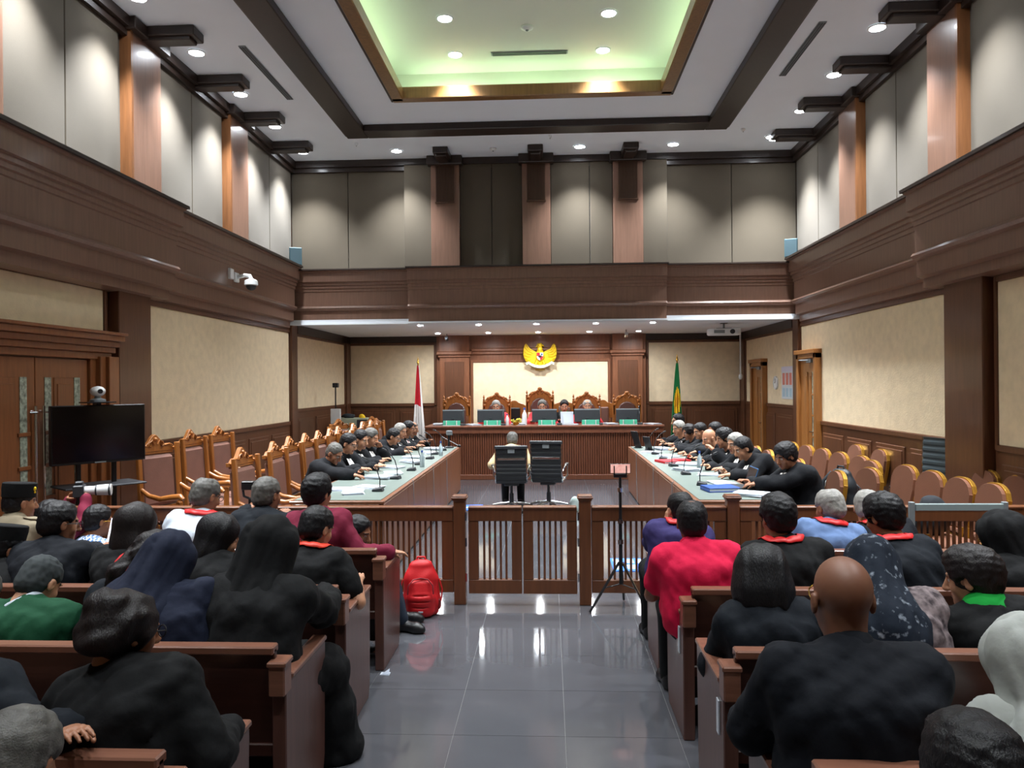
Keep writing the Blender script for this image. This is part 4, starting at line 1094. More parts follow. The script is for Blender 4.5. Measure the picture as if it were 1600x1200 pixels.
# cables hanging down the desk fronts
for i, (x, y) in enumerate(((-1.572, 8.6), (-1.572, 10.1), (-1.572, 11.4))):
    o = MB().tube([(x-.01, y, .79), (x+.008, y, .77), (x+.008, y+.02, .5), (x+.008, y+.06, .25), (x+.012, y+.08, .04)], .004, 6).build('cable', M_GREY2, None, smooth=60); tag(o, 'grey cable hanging down the left desk front, %s from near end' % ORD[i], 'cable', 'cables on the left desk')
for i, y in enumerate((8.4, 9.9, 11.8)):
    x = 1.352
    o = MB().tube([(x+.01, y, .79), (x-.008, y, .77), (x-.008, y+.02, .5), (x-.008, y-.03, .25), (x-.012, y-.1, .04)], .004, 6).build('cable', M_GREY2, None, smooth=60); tag(o, 'grey cable hanging down the right desk front, %s from near end' % ORD[i], 'cable', 'cables on the right desk')

# ------------------------------------------------------------------ phone on a tripod in the aisle
t = thing('tripod', 'thin black tripod standing in the aisle right of the gate', 'tripod', (.58, 6.28, 0))
MB().tube([(0, 0, .22), (0, 0, 1.1)], [.016, .011], 8).build('center_column', M_BLACK, t, smooth=50)
for k in range(3):
    a = math.radians(200+120*k)
    MB().tube([(math.cos(a)*.015, math.sin(a)*.015, .4), (math.cos(a)*.28, math.sin(a)*.28, .012)], .011, 6).build('leg', M_CHROME if k == 1 else M_BLACK, t, smooth=50)
    MB().tube([(0, 0, .22), (math.cos(a)*.14, math.sin(a)*.14, .2)], .005, 5).build('leg_brace', M_BLACK, t)
for z in (.55, .72, .98): MB().tube([(0, 0, z), (0, 0, z+.035)], .022, 8).build('twist_lock', M_CHROME, t, smooth=40)
MB().box(-.05, .05, -.02, .02, 1.1, 1.13).box(-.055, -.045, -.03, .01, 1.1, 1.2).box(.045, .055, -.03, .01, 1.1, 1.2).build('phone_clamp', M_BLACK, t, bevel=.003)
ph = thing('phone', 'phone lying sideways in the tripod clamp showing a pinkish picture', 'phone', (.58, 6.262, 1.135))
MB().box(-.085, .085, -.005, .005, 0, .08).build('body', M_BLACK, ph, bevel=.003)
MB().box(-.08, .08, -.0065, -.0048, .004, .076).build('screen', mat('phone_picture', '#c98f86', rough=.3, col2='#efd9cf', vscale=22, var=.2, emit='#c08a80', estr=.35), ph)

# ------------------------------------------------------------------ red backpack
def backpack(label, loc, rz, m, m2, sc=1, rot=None):
    t = thing('backpack', label, 'backpack', loc, rz, rot=rot)
    s = sc
    F = Field((-.22, -.19, -.02), (.22, .19, .5), .009)
    F.loft([((0, 0, .045), .15, .09), ((0, 0, .12), .155, .1), ((0, .005, .3), .14, .085), ((0, .01, .40), .1, .06)], (1, 0, 0), k=.03)
    F.keep((0, 0, -1), (0, 0, .004)); F.folds(.003, 45, 3)
    v, q = F.surf(); link('main_bag', np_mesh('main_bag', v*s, q, m), t)
    F = Field((-.2, -.22, -.02), (.2, .05, .36), .008)
    F.loft([((0, -.085, .05), .115, .055), ((0, -.085, .16), .12, .06), ((0, -.075, .27), .1, .04)], (1, 0, 0), k=.02)
    F.keep((0, 0, -1), (0, 0, .008))
    for z in (.09, .14, .19): F.cut((0, -.152, z), (.2, .026, .006), k=.006)
    v, q = F.surf(); link('front_pocket', np_mesh('front_pocket', v*s, q, m), t)
    arc = [(-.105, -.125, .2), (-.1, -.12, .27), (-.06, -.1, .315), (0, -.095, .325), (.06, -.1, .315), (.1, -.12, .27), (.105, -.125, .2)]
    MB().tube([tuple(c*s for c in p) for p in arc], .006*s, 6).build('zipper', m2, t, smooth=60)
    MB().tube([tuple(c*s for c in p) for p in ((-.04, .02, .44), (-.03, .02, .475), (.03, .02, .475), (.04, .02, .44))], .009*s, 6).build('haul_loop', m, t, smooth=60)
    for x in (-1, 1):
        MB().tube([tuple(c*s for c in p) for p in ((x*.07, .06, .42), (x*.1, .13, .34), (x*.11, .14, .2), (x*.13, .1, .08))], .016*s, 6).build('shoulder_strap', m, t, smooth=60)
        MB().tube([tuple(c*s for c in p) for p in ((x*.15, -.02, .3), (x*.175, -.04, .22), (x*.165, -.04, .12))], .006*s, 5).build('side_strap', m, t, smooth=60)
        MB().box(*[c*s for c in (x*.15-.015, x*.15+.015, -.05, .05, .05, .14)]).build('side_pocket', m2, t, bevel=.012)
    MB().box(*[c*s for c in (-.02, .02, -.151, -.14, .055, .066)]).build('patch', M_PAPER, t)
    return t
M_PACK = mat('nylon_red', '#c8121b', rough=.55, bump=.12, bscale=120); M_PACKD = mat('nylon_dark_red', '#7d1b22', rough=.6)
backpack('bright red backpack standing on the floor before the left rail', (-1.06, 6.14, 0), .12, M_PACK, M_PACKD, .98)
M_NYB = mat('nylon_black', '#1d2329', rough=.5, bump=.12, bscale=120)
backpack('black backpack on a brown chair behind the right counsel', (2.98, 7.86, .49), PI/2+.5, M_NYB, M_DKGREY, 1.1)
# bags and coats on the spare chairs
def heap(name, cat, label, c, r, m, seed, n=6):
    F = Field((-r[0]-.08, -r[1]-.08, -.03), (r[0]+.08, r[1]+.08, r[2]*2+.1), .014); rr = random.Random(seed)
    for k in range(n):
        F.ell((rr.uniform(-.5, .5)*r[0], rr.uniform(-.5, .5)*r[1], r[2]*rr.uniform(.4, 1.3)), (r[0]*rr.uniform(.4, .7), r[1]*rr.uniform(.4, .7), r[2]*rr.uniform(.4, .7)), .05)
    F.keep((0, 0, -1), (0, 0, .003)); F.folds(.008, 26, seed)
    v, q = F.surf(); o = link(name, np_mesh(name, v, q, m), None, loc=c); tag(o, label, cat); return o
M_COAT = mat('cloth_black', '#1a1e24', rough=.9, bump=.3, bscale=40)
heap('coat', 'coat', 'black coat heaped on the brown chair behind the barrier', (3.46, 7.1, .485), (.17, .17, .2), M_COAT, 4)
heap('handbag', 'bag', 'dark bag on the brown chair beside the tall office chair', (3.46, 8.14, .485), (.14, .14, .15), M_NYB, 8)
heap('plastic_bag', 'bag', 'crumpled pale plastic bag on a brown chair by the near door', (3.4, 9.16, .485), (.12, .13, .16), mat('plastic_film', '#c9d2d6', rough=.25), 6)
heap('jacket', 'jacket', 'olive and dark jacket over a brown chair behind the nearest right counsel', (3.3, 8.64, .485), (.15, .15, .17), mat('cloth_olive', '#4a4a38', rough=.9, var=.3, vscale=9), 9)
heap('handbag', 'bag', 'black bag lying on the brown chair behind the second barrier chair', (4.02, 7.22, .485), (.14, .12, .1), M_NYB, 12)
heap('bag', 'bag', 'clear plastic bag on the floor right of the witness chairs', (.42, 11.15, 0), (.13, .1, .12), mat('plastic_clear', '#c4d4d0', rough=.2, trans=.3), 14)
# blue sheets on the floor
def bluesheet(x, y, rz, w, h, label, marks):
    t = thing('floor_sign', label, 'sign', (x, y, .001), rz, 'blue signs on the floor')
    MB().box(-w/2, w/2, -h/2, h/2, 0, .006).build('sheet', M_BLUE, t)
    for a, b, c, d in marks: MB().box(a*w, b*w, c*h, d*h, .006, .0075).build('white_mark', M_PAPER, t)
bluesheet(-1.2, 11.45, .05, .34, .5, 'blue sheet on the floor left of the witness', [(-.3, .3, -.1, .1)])
bluesheet(.88, 7.85, .0, .5, .55, 'blue sheet with white marks on the floor behind the right rail', [(-.45, -.33, -.4, .4), (-.2, -.02, .1, .4), (.05, .2, .1, .4), (.25, .45, .12, .38), (-.2, .0, -.35, -.05), (.05, .3, -.35, -.1)])

# ------------------------------------------------------------------ fixtures on walls and under the gallery
t = thing('security_camera', 'white dome security camera on the left cornice', 'camera', (XL+.15, 10.75, 3.46))
MB().box(-.02, .02, -.07, .07, -.07, .07).build('wall_plate', M_WHITE, t, bevel=.01)
MB().tube([(0, 0, .0), (.12, 0, .03), (.2, 0, .02), (.22, 0, -.03)], .028, 10).build('arm', M_WHITE, t, smooth=50)
MB().lathe([(.03, -.02), (.09, -.05), (.095, -.11), (.085, -.12)], (.22, 0, 0), 16).build('housing', M_WHITE, t, smooth=40)
MB().ball((.22, 0, -.12), (.075, .075, .075), 14).build('dome', M_DKGREY, t, smooth=80)
MB().box(-.02, .03, -.26, -.14, -.05, .1).build('junction_box', M_WHITE, t, bevel=.01)
for x, l, s in ((XL+.16, 'teal loudspeaker on the gallery ledge in the left corner', 1), (XR-.18, 'teal loudspeaker on the gallery ledge in the right corner', -1)):
    t = thing('loudspeaker', l, 'loudspeaker', (x, 13.3, 4.02), s*.35, 'loudspeakers in the upper corners')
    MB().prism([(-.11, -.1), (.11, -.1), (.08, .1), (-.08, .1)], 0, .32, 'z').build('cabinet', M_TEAL, t, bevel=.01)
    MB().box(-.095, .095, -.108, -.1, .02, .3).build('grille', mat('grille_teal', '#2f4750', rough=.7), t)
    MB().box(-.02, .02, .1, .16, .12, .2).build('wall_bracket', M_BLACK, t)
t = thing('projector', 'white projector hanging from the gallery soffit on the right', 'projector', (3.32, 14.5, 2.83))
F = MB(); F.prism([(-.3, -.1), (-.24, -.16), (.24, -.16), (.3, -.1), (.3, .12), (.24, .17), (-.24, .17), (-.3, .12)], -.06, .06, 'z'); F.build('body', M_WHITE, t, bevel=.02)
MB().tube([(.12, -.14, 0), (.12, -.19, 0)], .045, 14).build('lens', M_DKGREY, t, smooth=40)
MB().box(-.22, -.02, -.166, -.158, -.03, .03).build('vent_panel', M_GREY2, t)
MB().tube([(0, 0, .06), (0, 0, .17)], .02, 8).build('drop_pole', M_GREY2, t, smooth=40)
MB().box(-.14, .14, -.02, .02, .06, .075).box(-.06, .06, -.06, .06, .16, .168).build('mount', M_DKGREY, t)
t = thing('hanging_microphone', 'white pole with round end hanging near the right rear corner', 'microphone', (4.2, 16.8, 0))
MB().tube([(0, 0, 2.05), (0, 0, ZS)], .018, 8).build('pole', M_WHITE, t, smooth=40)
MB().ball((0, 0, 2.0), (.045, .045, .07), 12).build('head', M_WHITE, t, smooth=80)
t = thing('spot_projector', 'small silver spotlight hanging under the gallery beside right pilaster', 'spotlight', (1.62, 15.9, ZS))
MB().tube([(0, 0, 0), (0, 0, -.08)], .01, 6).build('stem', M_GREY2, t); MB().tube([(0, .05, -.13), (0, -.07, -.09)], .04, 12).build('can', M_CHROME, t, smooth=40)
t = thing('spot_projector', 'small dark spotlight hanging under the gallery on the left', 'spotlight', (-2.25, 16.6, ZS))
MB().tube([(0, 0, 0), (0, 0, -.08)], .01, 6).build('stem', M_GREY2, t); MB().tube([(0, .05, -.13), (0, -.07, -.09)], .035, 12).build('can', M_DKGREY, t, smooth=40)
t = thing('wall_clock', 'small white wall clock between the two light doors', 'clock', (XR+.004, 14.84, 1.86))
MB().lathe([(.13, 0), (.13, .03), (.11, .035), (.11, .025), (.002, .025)], n=24, M=Matrix.Rotation(-PI/2, 4, 'Y')).build('case', M_WHITE, t, smooth=30)
MB().box(-.032, -.027, -.006, .006, 0, .08).box(-.032, -.027, 0, .055, -.005, .005).build('hands', M_BLACK, t)
M_POST = mat('poster_print', '#d4dbe2', rough=.6)
t = thing('wall_poster', 'white poster with red columns hanging beside the near light door', 'poster', (XR-.005, 14.05, 1.86))
MB().box(-.006, .0, -.42, .42, -.3, .3).build('sheet', M_POST, t)
MB().box(-.009, -.005, -.42, .42, .2, .3).build('header_strip', mat('poster_lilac', '#d7d3e6', rough=.6), t)
for k in range(4): MB().box(-.009, -.005, -.38+k*.2, -.24+k*.2, -.04, .18).build('red_block', mat('poster_red', '#d98273', rough=.6), t)
for k in range(4): MB().box(-.009, -.005, -.38+k*.2, -.24+k*.2, -.26, -.1).build('blue_block', mat('poster_blue', '#aac6d6', rough=.6), t)
t = thing('steel_cabinet', 'pale green steel cabinet in the far left corner', 'cabinet', (-4.08, 15.6, 0))
MB().box(-.34, .34, -.2, .22, .02, 1.2).build('body', M_STEEL, t, bevel=.006)
MB().box(-.33, .1, -.212, -.198, .06, 1.17).build('door', M_STEEL, t, bevel=.004)
MB().box(.12, .33, -.212, -.198, .06, 1.17).build('open_bay', M_DKGREY, t)
MB().box(.05, .08, -.225, -.21, .62, .74).build('handle', M_CHROME, t)
MB().box(-.34, .34, -.2, .22, 0, .03).build('plinth', M_DKGREY, t)
heap('cloth_pile', 'cloth', 'dark cloth lying on the pale green cabinet', (-4.22, 15.58, 1.2), (.14, .12, .04), M_COAT, 21)
o = heap('yellow_toy', 'ornament', 'small yellow object on the pale green cabinet', (-3.92, 15.58, 1.2), (.07, .05, .045), M_FYEL, 22, 4)
t = thing('camera_stand', 'thin stand with a small black camera by the left rear wall', 'stand', (-4.22, 14.75, 0))
MB().tube([(0, 0, .03), (0, 0, 1.85)], .014, 8).lathe([(.15, 0), (.15, .02), (.02, .04)], n=14).build('pole', M_BLACK, t, smooth=40)
MB().box(-.05, .06, -.05, .05, 1.84, 1.93).build('camera_head', M_BLACK, t, bevel=.01); MB().tube([(.0, -.05, 1.885), (.0, -.09, 1.885)], .025, 10).build('lens', M_DKGREY, t, smooth=40)
MB().box(-.1, .1, -.02, .02, 1.12, 1.42).build('white_panel', M_WHITE, t, bevel=.006)
# microphone booms over the far left desk end
t = thing('boom_stand', 'thin microphone boom beside the last left counsel', 'stand', (-1.95, 13.55, 0))
MB().tube([(0, 0, .02), (0, 0, .95), (.35, -.3, .8)], .008, 6).lathe([(.12, 0), (.12, .02), (.012, .03)], n=12).build('pole', M_GREY2, t, smooth=40)
MB().ball((.36, -.31, .795), (.03, .03, .03), 8).build('capsule', M_BLACK, t, smooth=60)
# things on the floor beside the left rail
# ------------------------------------------------------------------ people: shared head, hand, shoe and hair shapes
def tmpl_head(h=.0064):
    F = Field((-.115, -.14, -.2), (.115, .15, .15), h)
    F.ell((0, -.014, .03), (.074, .094, .088), .02); F.ell((0, .022, -.03), (.060, .068, .083), .03)
    F.ell((0, .036, -.078), (.046, .046, .036), .03); F.ell((0, .074, -.1), (.02, .018, .016), .02)
    F.seg((0, -.02, -.06), (0, -.036, -.19), .054, .06, .03)
    for s in (-1, 1):
        F.ell((s*.04, .058, -.035), (.024, .02, .026), .02)
        F.cut((s*.032, .098, .002), (.018, .02, .011), .014); F.ell((s*.031, .071, .0), (.0135, .0135, .0115), .002)
        F.seg((s*.014, .086, .022), (s*.05, .074, .022), .008, .006, .012)
        F.ell((s*.080, -.008, -.012), (.009, .019, .031), .006); F.cut((s*.09, -.002, -.010), (.007, .010, .017), .004)
        F.seg((s*.008, .1, -.042), (s*.013, .096, -.042), .007, .006, .006)
    F.seg((0, .086, .012), (0, .112, -.034), .008, .0125, .014); F.ell((0, .108, -.04), (.012, .011, .009), .008)
    F.ell((0, .086, -.064), (.022, .011, .0055), .004); F.ell((0, .084, -.075), (.019, .011, .006), .004)
    F.keep((0, 0, -1), (0, 0, -.175))
    v, q = F.surf(); c = v[q].mean(1)
    mi = np.zeros(len(q), int); x, y, z = np.abs(c[:, 0]), c[:, 1], c[:, 2]
    eye = ((x-.031)**2+(z/1.0)**2 < .0115**2) & (np.abs(z) < .0065) & (y > .072)
    mi[eye] = 1; mi[eye & ((x-.031)**2+z**2 < .0058**2)] = 2
    mi[(x > .012) & (x < .052) & (z > .017+.08*(x-.012)*(x < .03)) & (z < .027) & (y > .062)] = 3
    mi[(x < .023) & (z > -.081) & (z < -.059) & (y > .084)] = 4
    return v, q, mi
HEAD = {True: tmpl_head(), False: tmpl_head(.0076)}

def tmpl_hand(curl, h):
    F = Field((-.1, -.03, -.11), (.07, .2, .05), h)
    F.seg((0, -.02, 0), (0, .03, 0), .026, .028, .02); F.loft([((0, .0, 0), .027, .017), ((0, .05, 0), .041, .015), ((0, .085, -.002), .041, .012)], (1, 0, 0), k=.012)
    for x, L in ((-.031, .074), (-.0105, .082), (.0105, .076), (.031, .06)):
        p = np.array([x, .082, -.002]); a = 0
        for j, (f, cu) in enumerate(((.46, .5), (.3, .9), (.24, .6))):
            a += curl*cu; d = np.array([x*.25 if j == 0 else 0, math.cos(a), -math.sin(a)]); n = p+d*L*f
            F.seg(p, n, .0092-.0009*j, .0084-.0011*j, .004); p = n
    F.seg((-.022, .015, -.006), (-.05, .05, -.018), .016, .0115, .012); F.seg((-.05, .05, -.018), (-.055, .078, -.03-.02*curl), .0112, .0105, .005); F.seg((-.055, .078, -.03-.02*curl), (-.048, .1, -.04-.03*curl), .0105, .008, .004)
    return F.surf()
HAND = {(n, b): tmpl_hand(c, h) for n, c in (('relaxed', .45), ('grip', 1.05)) for b, h in ((True, .0054), (False, .0068))}
def tmpl_shoe():
    F = Field((-.07, -.1, -.02), (.07, .22, .14), .009)
    F.seg((0, -.03, .045), (0, .12, .035), .042, .04, .03); F.seg((0, .12, .03), (0, .16, .028), .042, .03, .03); F.seg((0, -.03, .04), (0, -.02, .1), .042, .046, .03)
    F.keep((0, 0, -1), (0, 0, .002)); return F.surf()
M_SHOE = mat('shoe_black', '#141416', rough=.4)
SHOE = np_mesh('shoe', *tmpl_shoe(), M_SHOE)

def skull(F, e, back=0): F.ell((0, -.016, .032), (.076+e, .097+e+back, .089+e), .02)
def hair_short(F, e=.013):
    skull(F, e); F.ell((0, -.05, -.03), (.068+e*.6, .062+e, .06), .03)
    F.keep((0, .93, -.36), (0, .068, .06)) ; F.keep((0, .8, -.6), (0, .052, .03))
    F.keep((0, .5, -1), (0, -.02, -.075))
    for s in (-1, 1): F.cut((s*.088, .012, -.02), (.03, .034, .046), .008)
    for s in (-1, 1): F.cut((s*.082, .03, -.078), (.042, .05, .04), .008)
    F.folds(.0022, 190, 5, 6)
def hair_buzz(F): hair_short(F, .005)
def hair_full(F):
    skull(F, .022, .005); F.ell((0, -.055, -.03), (.074, .062, .065), .03); F.ell((0, .02, .1), (.06, .06, .034), .03)
    F.keep((0, .9, -.42), (0, .082, .06)); F.keep((0, .5, -1), (0, -.02, -.085))
    F.cut((0, .12, -.02), (.075, .07, .078), .012)
    for s in (-1, 1): F.cut((s*.09, .016, -.022), (.026, .03, .04), .008)
    for s in (-1, 1): F.cut((s*.082, .036, -.078), (.045, .052, .044), .008)
    F.folds(.0026, 150, 9, 6)
def hair_balding(F):
    hair_short(F, .010); F.cut((0, .03, .14), (.062, .088, .062), .012)
def hair_crown(F):
    hair_short(F, .011); F.cut((0, -.03, .15), (.042, .05, .045), .012); F.cut((0, .1, .12), (.06, .05, .06), .012)
def hair_bob(F):
    F.ell((0, -.02, .025), (.104, .118, .105), .03); F.loft([((0, -.03, .03), .108, .108), ((0, -.035, -.06), .122, .112), ((0, -.035, -.125), .112, .1)], (1, 0, 0), k=.03)
    F.keep((0, 0, -1), (0, 0, -.14), .02); F.cut((0, .125, -.05), (.07, .1, .115), .015); F.cut((0, -.01, -.17), (.06, .06, .06), .02)
    F.folds(.0045, 75, 3, 6, (1, 1, .3))
def hair_long(F):
    skull(F, .018); F.loft([((0, -.03, .03), .094, .1), ((0, -.045, -.08), .1, .085), ((0, -.075, -.2), .115, .055), ((0, -.095, -.36), .105, .035)], (1, 0, 0), k=.04)
    F.cut((0, .12, -.06), (.066, .1, .14), .015); F.folds(.004, 70, 6, 6, (1, 1, .2))
def hair_curly(F):
    F.ell((0, -.03, .02), (.108, .12, .105), .03); F.ell((.0, -.085, .075), (.07, .06, .05), .02); F.ell((.02, -.1, -.03), (.085, .06, .06), .03)
    F.cut((0, .13, -.04), (.07, .1, .11), .015); F.keep((0, .3, -1), (0, -.03, -.1), .02); F.folds(.006, 70, 13, 7)
def hair_tail(F):
    skull(F, .018); F.ell((0, -.09, .0), (.055, .045, .05), .03); F.loft([((.0, -.115, -.01), .04, .035), ((.0, -.14, -.09), .062, .045), ((.0, -.13, -.2), .05, .03), ((0, -.12, -.25), .02, .015)], (1, 0, 0), k=.03)
    F.keep((0, .5, -1), (0, -.02, -.24)); F.cut((0, .12, -.03), (.072, .09, .11), .015); F.folds(.0055, 75, 14, 7)
def hijab(F):
    F.ell((0, -.018, .025), (.098, .118, .108), .03); F.loft([((0, -.02, .02), .098, .112), ((0, -.03, -.09), .105, .11), ((0, -.035, -.17), .125, .115), ((0, -.04, -.25), .2, .14), ((0, -.045, -.33), .215, .15)], (1, 0, 0), k=.05)
    F.cut((0, .12, -.02), (.052, .07, .078), .012); F.cut((0, -.03, -.42), (.2, .13, .14), .02); F.folds(.007, 30, 15, 6, (1, 1, .28), True)
HAIRS = {}
def hair_mesh(style):
    if style not in HAIRS:
        big = style in ('hijab', 'long')
        F = Field((-.27, -.25, -.48) if big else (-.16, -.21, -.28), (.27, .16, .17) if big else (.16, .16, .17), .0095 if big else .008)
        {'short': hair_short, 'buzz': hair_buzz, 'full': hair_full, 'balding': hair_balding, 'crown': hair_crown, 'bob': hair_bob, 'long': hair_long, 'curly': hair_curly, 'tail': hair_tail, 'hijab': hijab}[style](F)
        v, q = F.surf(); HAIRS[style] = np_mesh(style+'_hair', v, q, M_BLACK)
    return HAIRS[style]
H_BLACK = mat('hair_black', '#0f0e12', rough=.5, bump=.4, bscale=220, stretch=(1, 1, .25), spec=.35)
H_DARK = mat('hair_dark_brown', '#181213', rough=.5, spec=.35, bump=.35, bscale=220, stretch=(1, 1, .25))
H_GREY = mat('hair_grey', '#55534f', rough=.55, bump=.3, bscale=220, var=.4, vscale=26)
H_LGREY = mat('hair_light_grey', '#8f8d88', rough=.6, bump=.3, bscale=220, var=.3, vscale=26)
SKIN = [mat('skin_light', '#b98668', rough=.5), mat('skin_medium', '#9a684c', rough=.5), mat('skin_tan', '#7f5440', rough=.48)]
M_EYE = mat('eye_white', '#cfcac4', rough=.3); M_IRIS = mat('eye_dark', '#17100c', rough=.2); M_BROW = mat('brow_dark', '#1b1513', rough=.7)
M_LIP = mat('lip', '#8c4f45', rough=.45)
def cloth(name, col, **k): return mat(name, col, rough=.85, bump=.3, bscale=22, spec=.25, **k)
K_BLACK = cloth('cloth_jet', '#0b0c0e'); K_NAVYBLACK = cloth('cloth_navy_black', '#0c1018'); K_NAVY = cloth('cloth_navy', '#171d30'); K_INK = cloth('cloth_ink', '#0d131b')
K_GREEN = cloth('cloth_forest', '#0d4229'); K_WHITE = cloth('cloth_white', '#c3ccd8'); K_KHAKI = cloth('cloth_khaki', '#857a66'); K_MAROON = cloth('cloth_maroon', '#6f1a33'); K_RED = cloth('cloth_raspberry', '#cc1240')
K_PURPLE = cloth('cloth_purple', '#332c5c'); K_BLUE = cloth('cloth_blue', '#5e769f'); K_CREAM = cloth('cloth_cream', '#c9b48c'); K_HGREY = cloth('cloth_light_grey', '#a7aaa6'); K_ROBE = cloth('robe_black', '#0f1116'); K_JEANS = cloth('denim_dark', '#252d3b')
K_DENIM = cloth('denim_scarf', '#34456d', var=.5, vscale=18); K_FLORAL = cloth('cloth_floral', '#131c29', col2='#8d96a2', vscale=30, ramp=(.58, .74)); K_BLOUSE = cloth('cloth_patterned', '#2b2327', col2='#8d7f80', vscale=24)
K_LAN = mat('ribbon_red', '#d01f22', rough=.5); K_GCOL = cloth('cloth_bright_green', '#169a3b'); K_RBAND = mat('robe_red', '#c9202c', rough=.7)
def plaid():
    m = mat('cloth_plaid', '#3c6ea5', rough=.85); nt = m.node_tree; tc = nt.nodes.new('ShaderNodeTexCoord'); ck = nt.nodes.new('ShaderNodeTexChecker')
    ck.inputs['Scale'].default_value = 45; ck.inputs[1].default_value = lin('#dfe6ee'); ck.inputs[2].default_value = lin('#2b62a8')
    nt.links.new(tc.outputs['Object'], ck.inputs['Vector']); nt.links.new(ck.outputs[0], nt.nodes['Principled BSDF'].inputs['Base Color']); return m
K_PLAID = plaid()

def ribbon(name, F, path, width, m, parent, off=.005, sub=5):
    P = []
    for a, b in zip(path[:-1], path[1:]):
        for k in range(sub): P.append(np.array(a)+(np.array(b)-np.array(a))*k/sub)
    P.append(np.array(path[-1])); P = [F.snap(p, off) for p in P]; vs = []; e = F.h
    for i, p in enumerate(P):
        t = P[min(i+1, len(P)-1)]-P[max(i-1, 0)]; t /= np.linalg.norm(t)+1e-9
        g = np.array([F.sample(p+np.eye(3)[j]*e)-F.sample(p-np.eye(3)[j]*e) for j in range(3)]); g /= np.linalg.norm(g)+1e-9
        wd = np.cross(t, g); wd /= np.linalg.norm(wd)+1e-9
        for s in (-1, 0, 1): vs.append(F.snap(p+wd*width*.5*s, off, 3))
    n = len(P); fs = [(3*i+j, 3*i+j+1, 3*i+4+j, 3*i+3+j) for i in range(n-1) for j in (0, 1)]
    mb = MB(); mb.v = [tuple(v) for v in vs]; mb.f = fs; mb.m = [0]*len(fs)
    o = mb.build(name, m, parent, smooth=70); so = o.modifiers.new('thickness', 'SOLIDIFY'); so.thickness = .003; so.offset = 1; return o

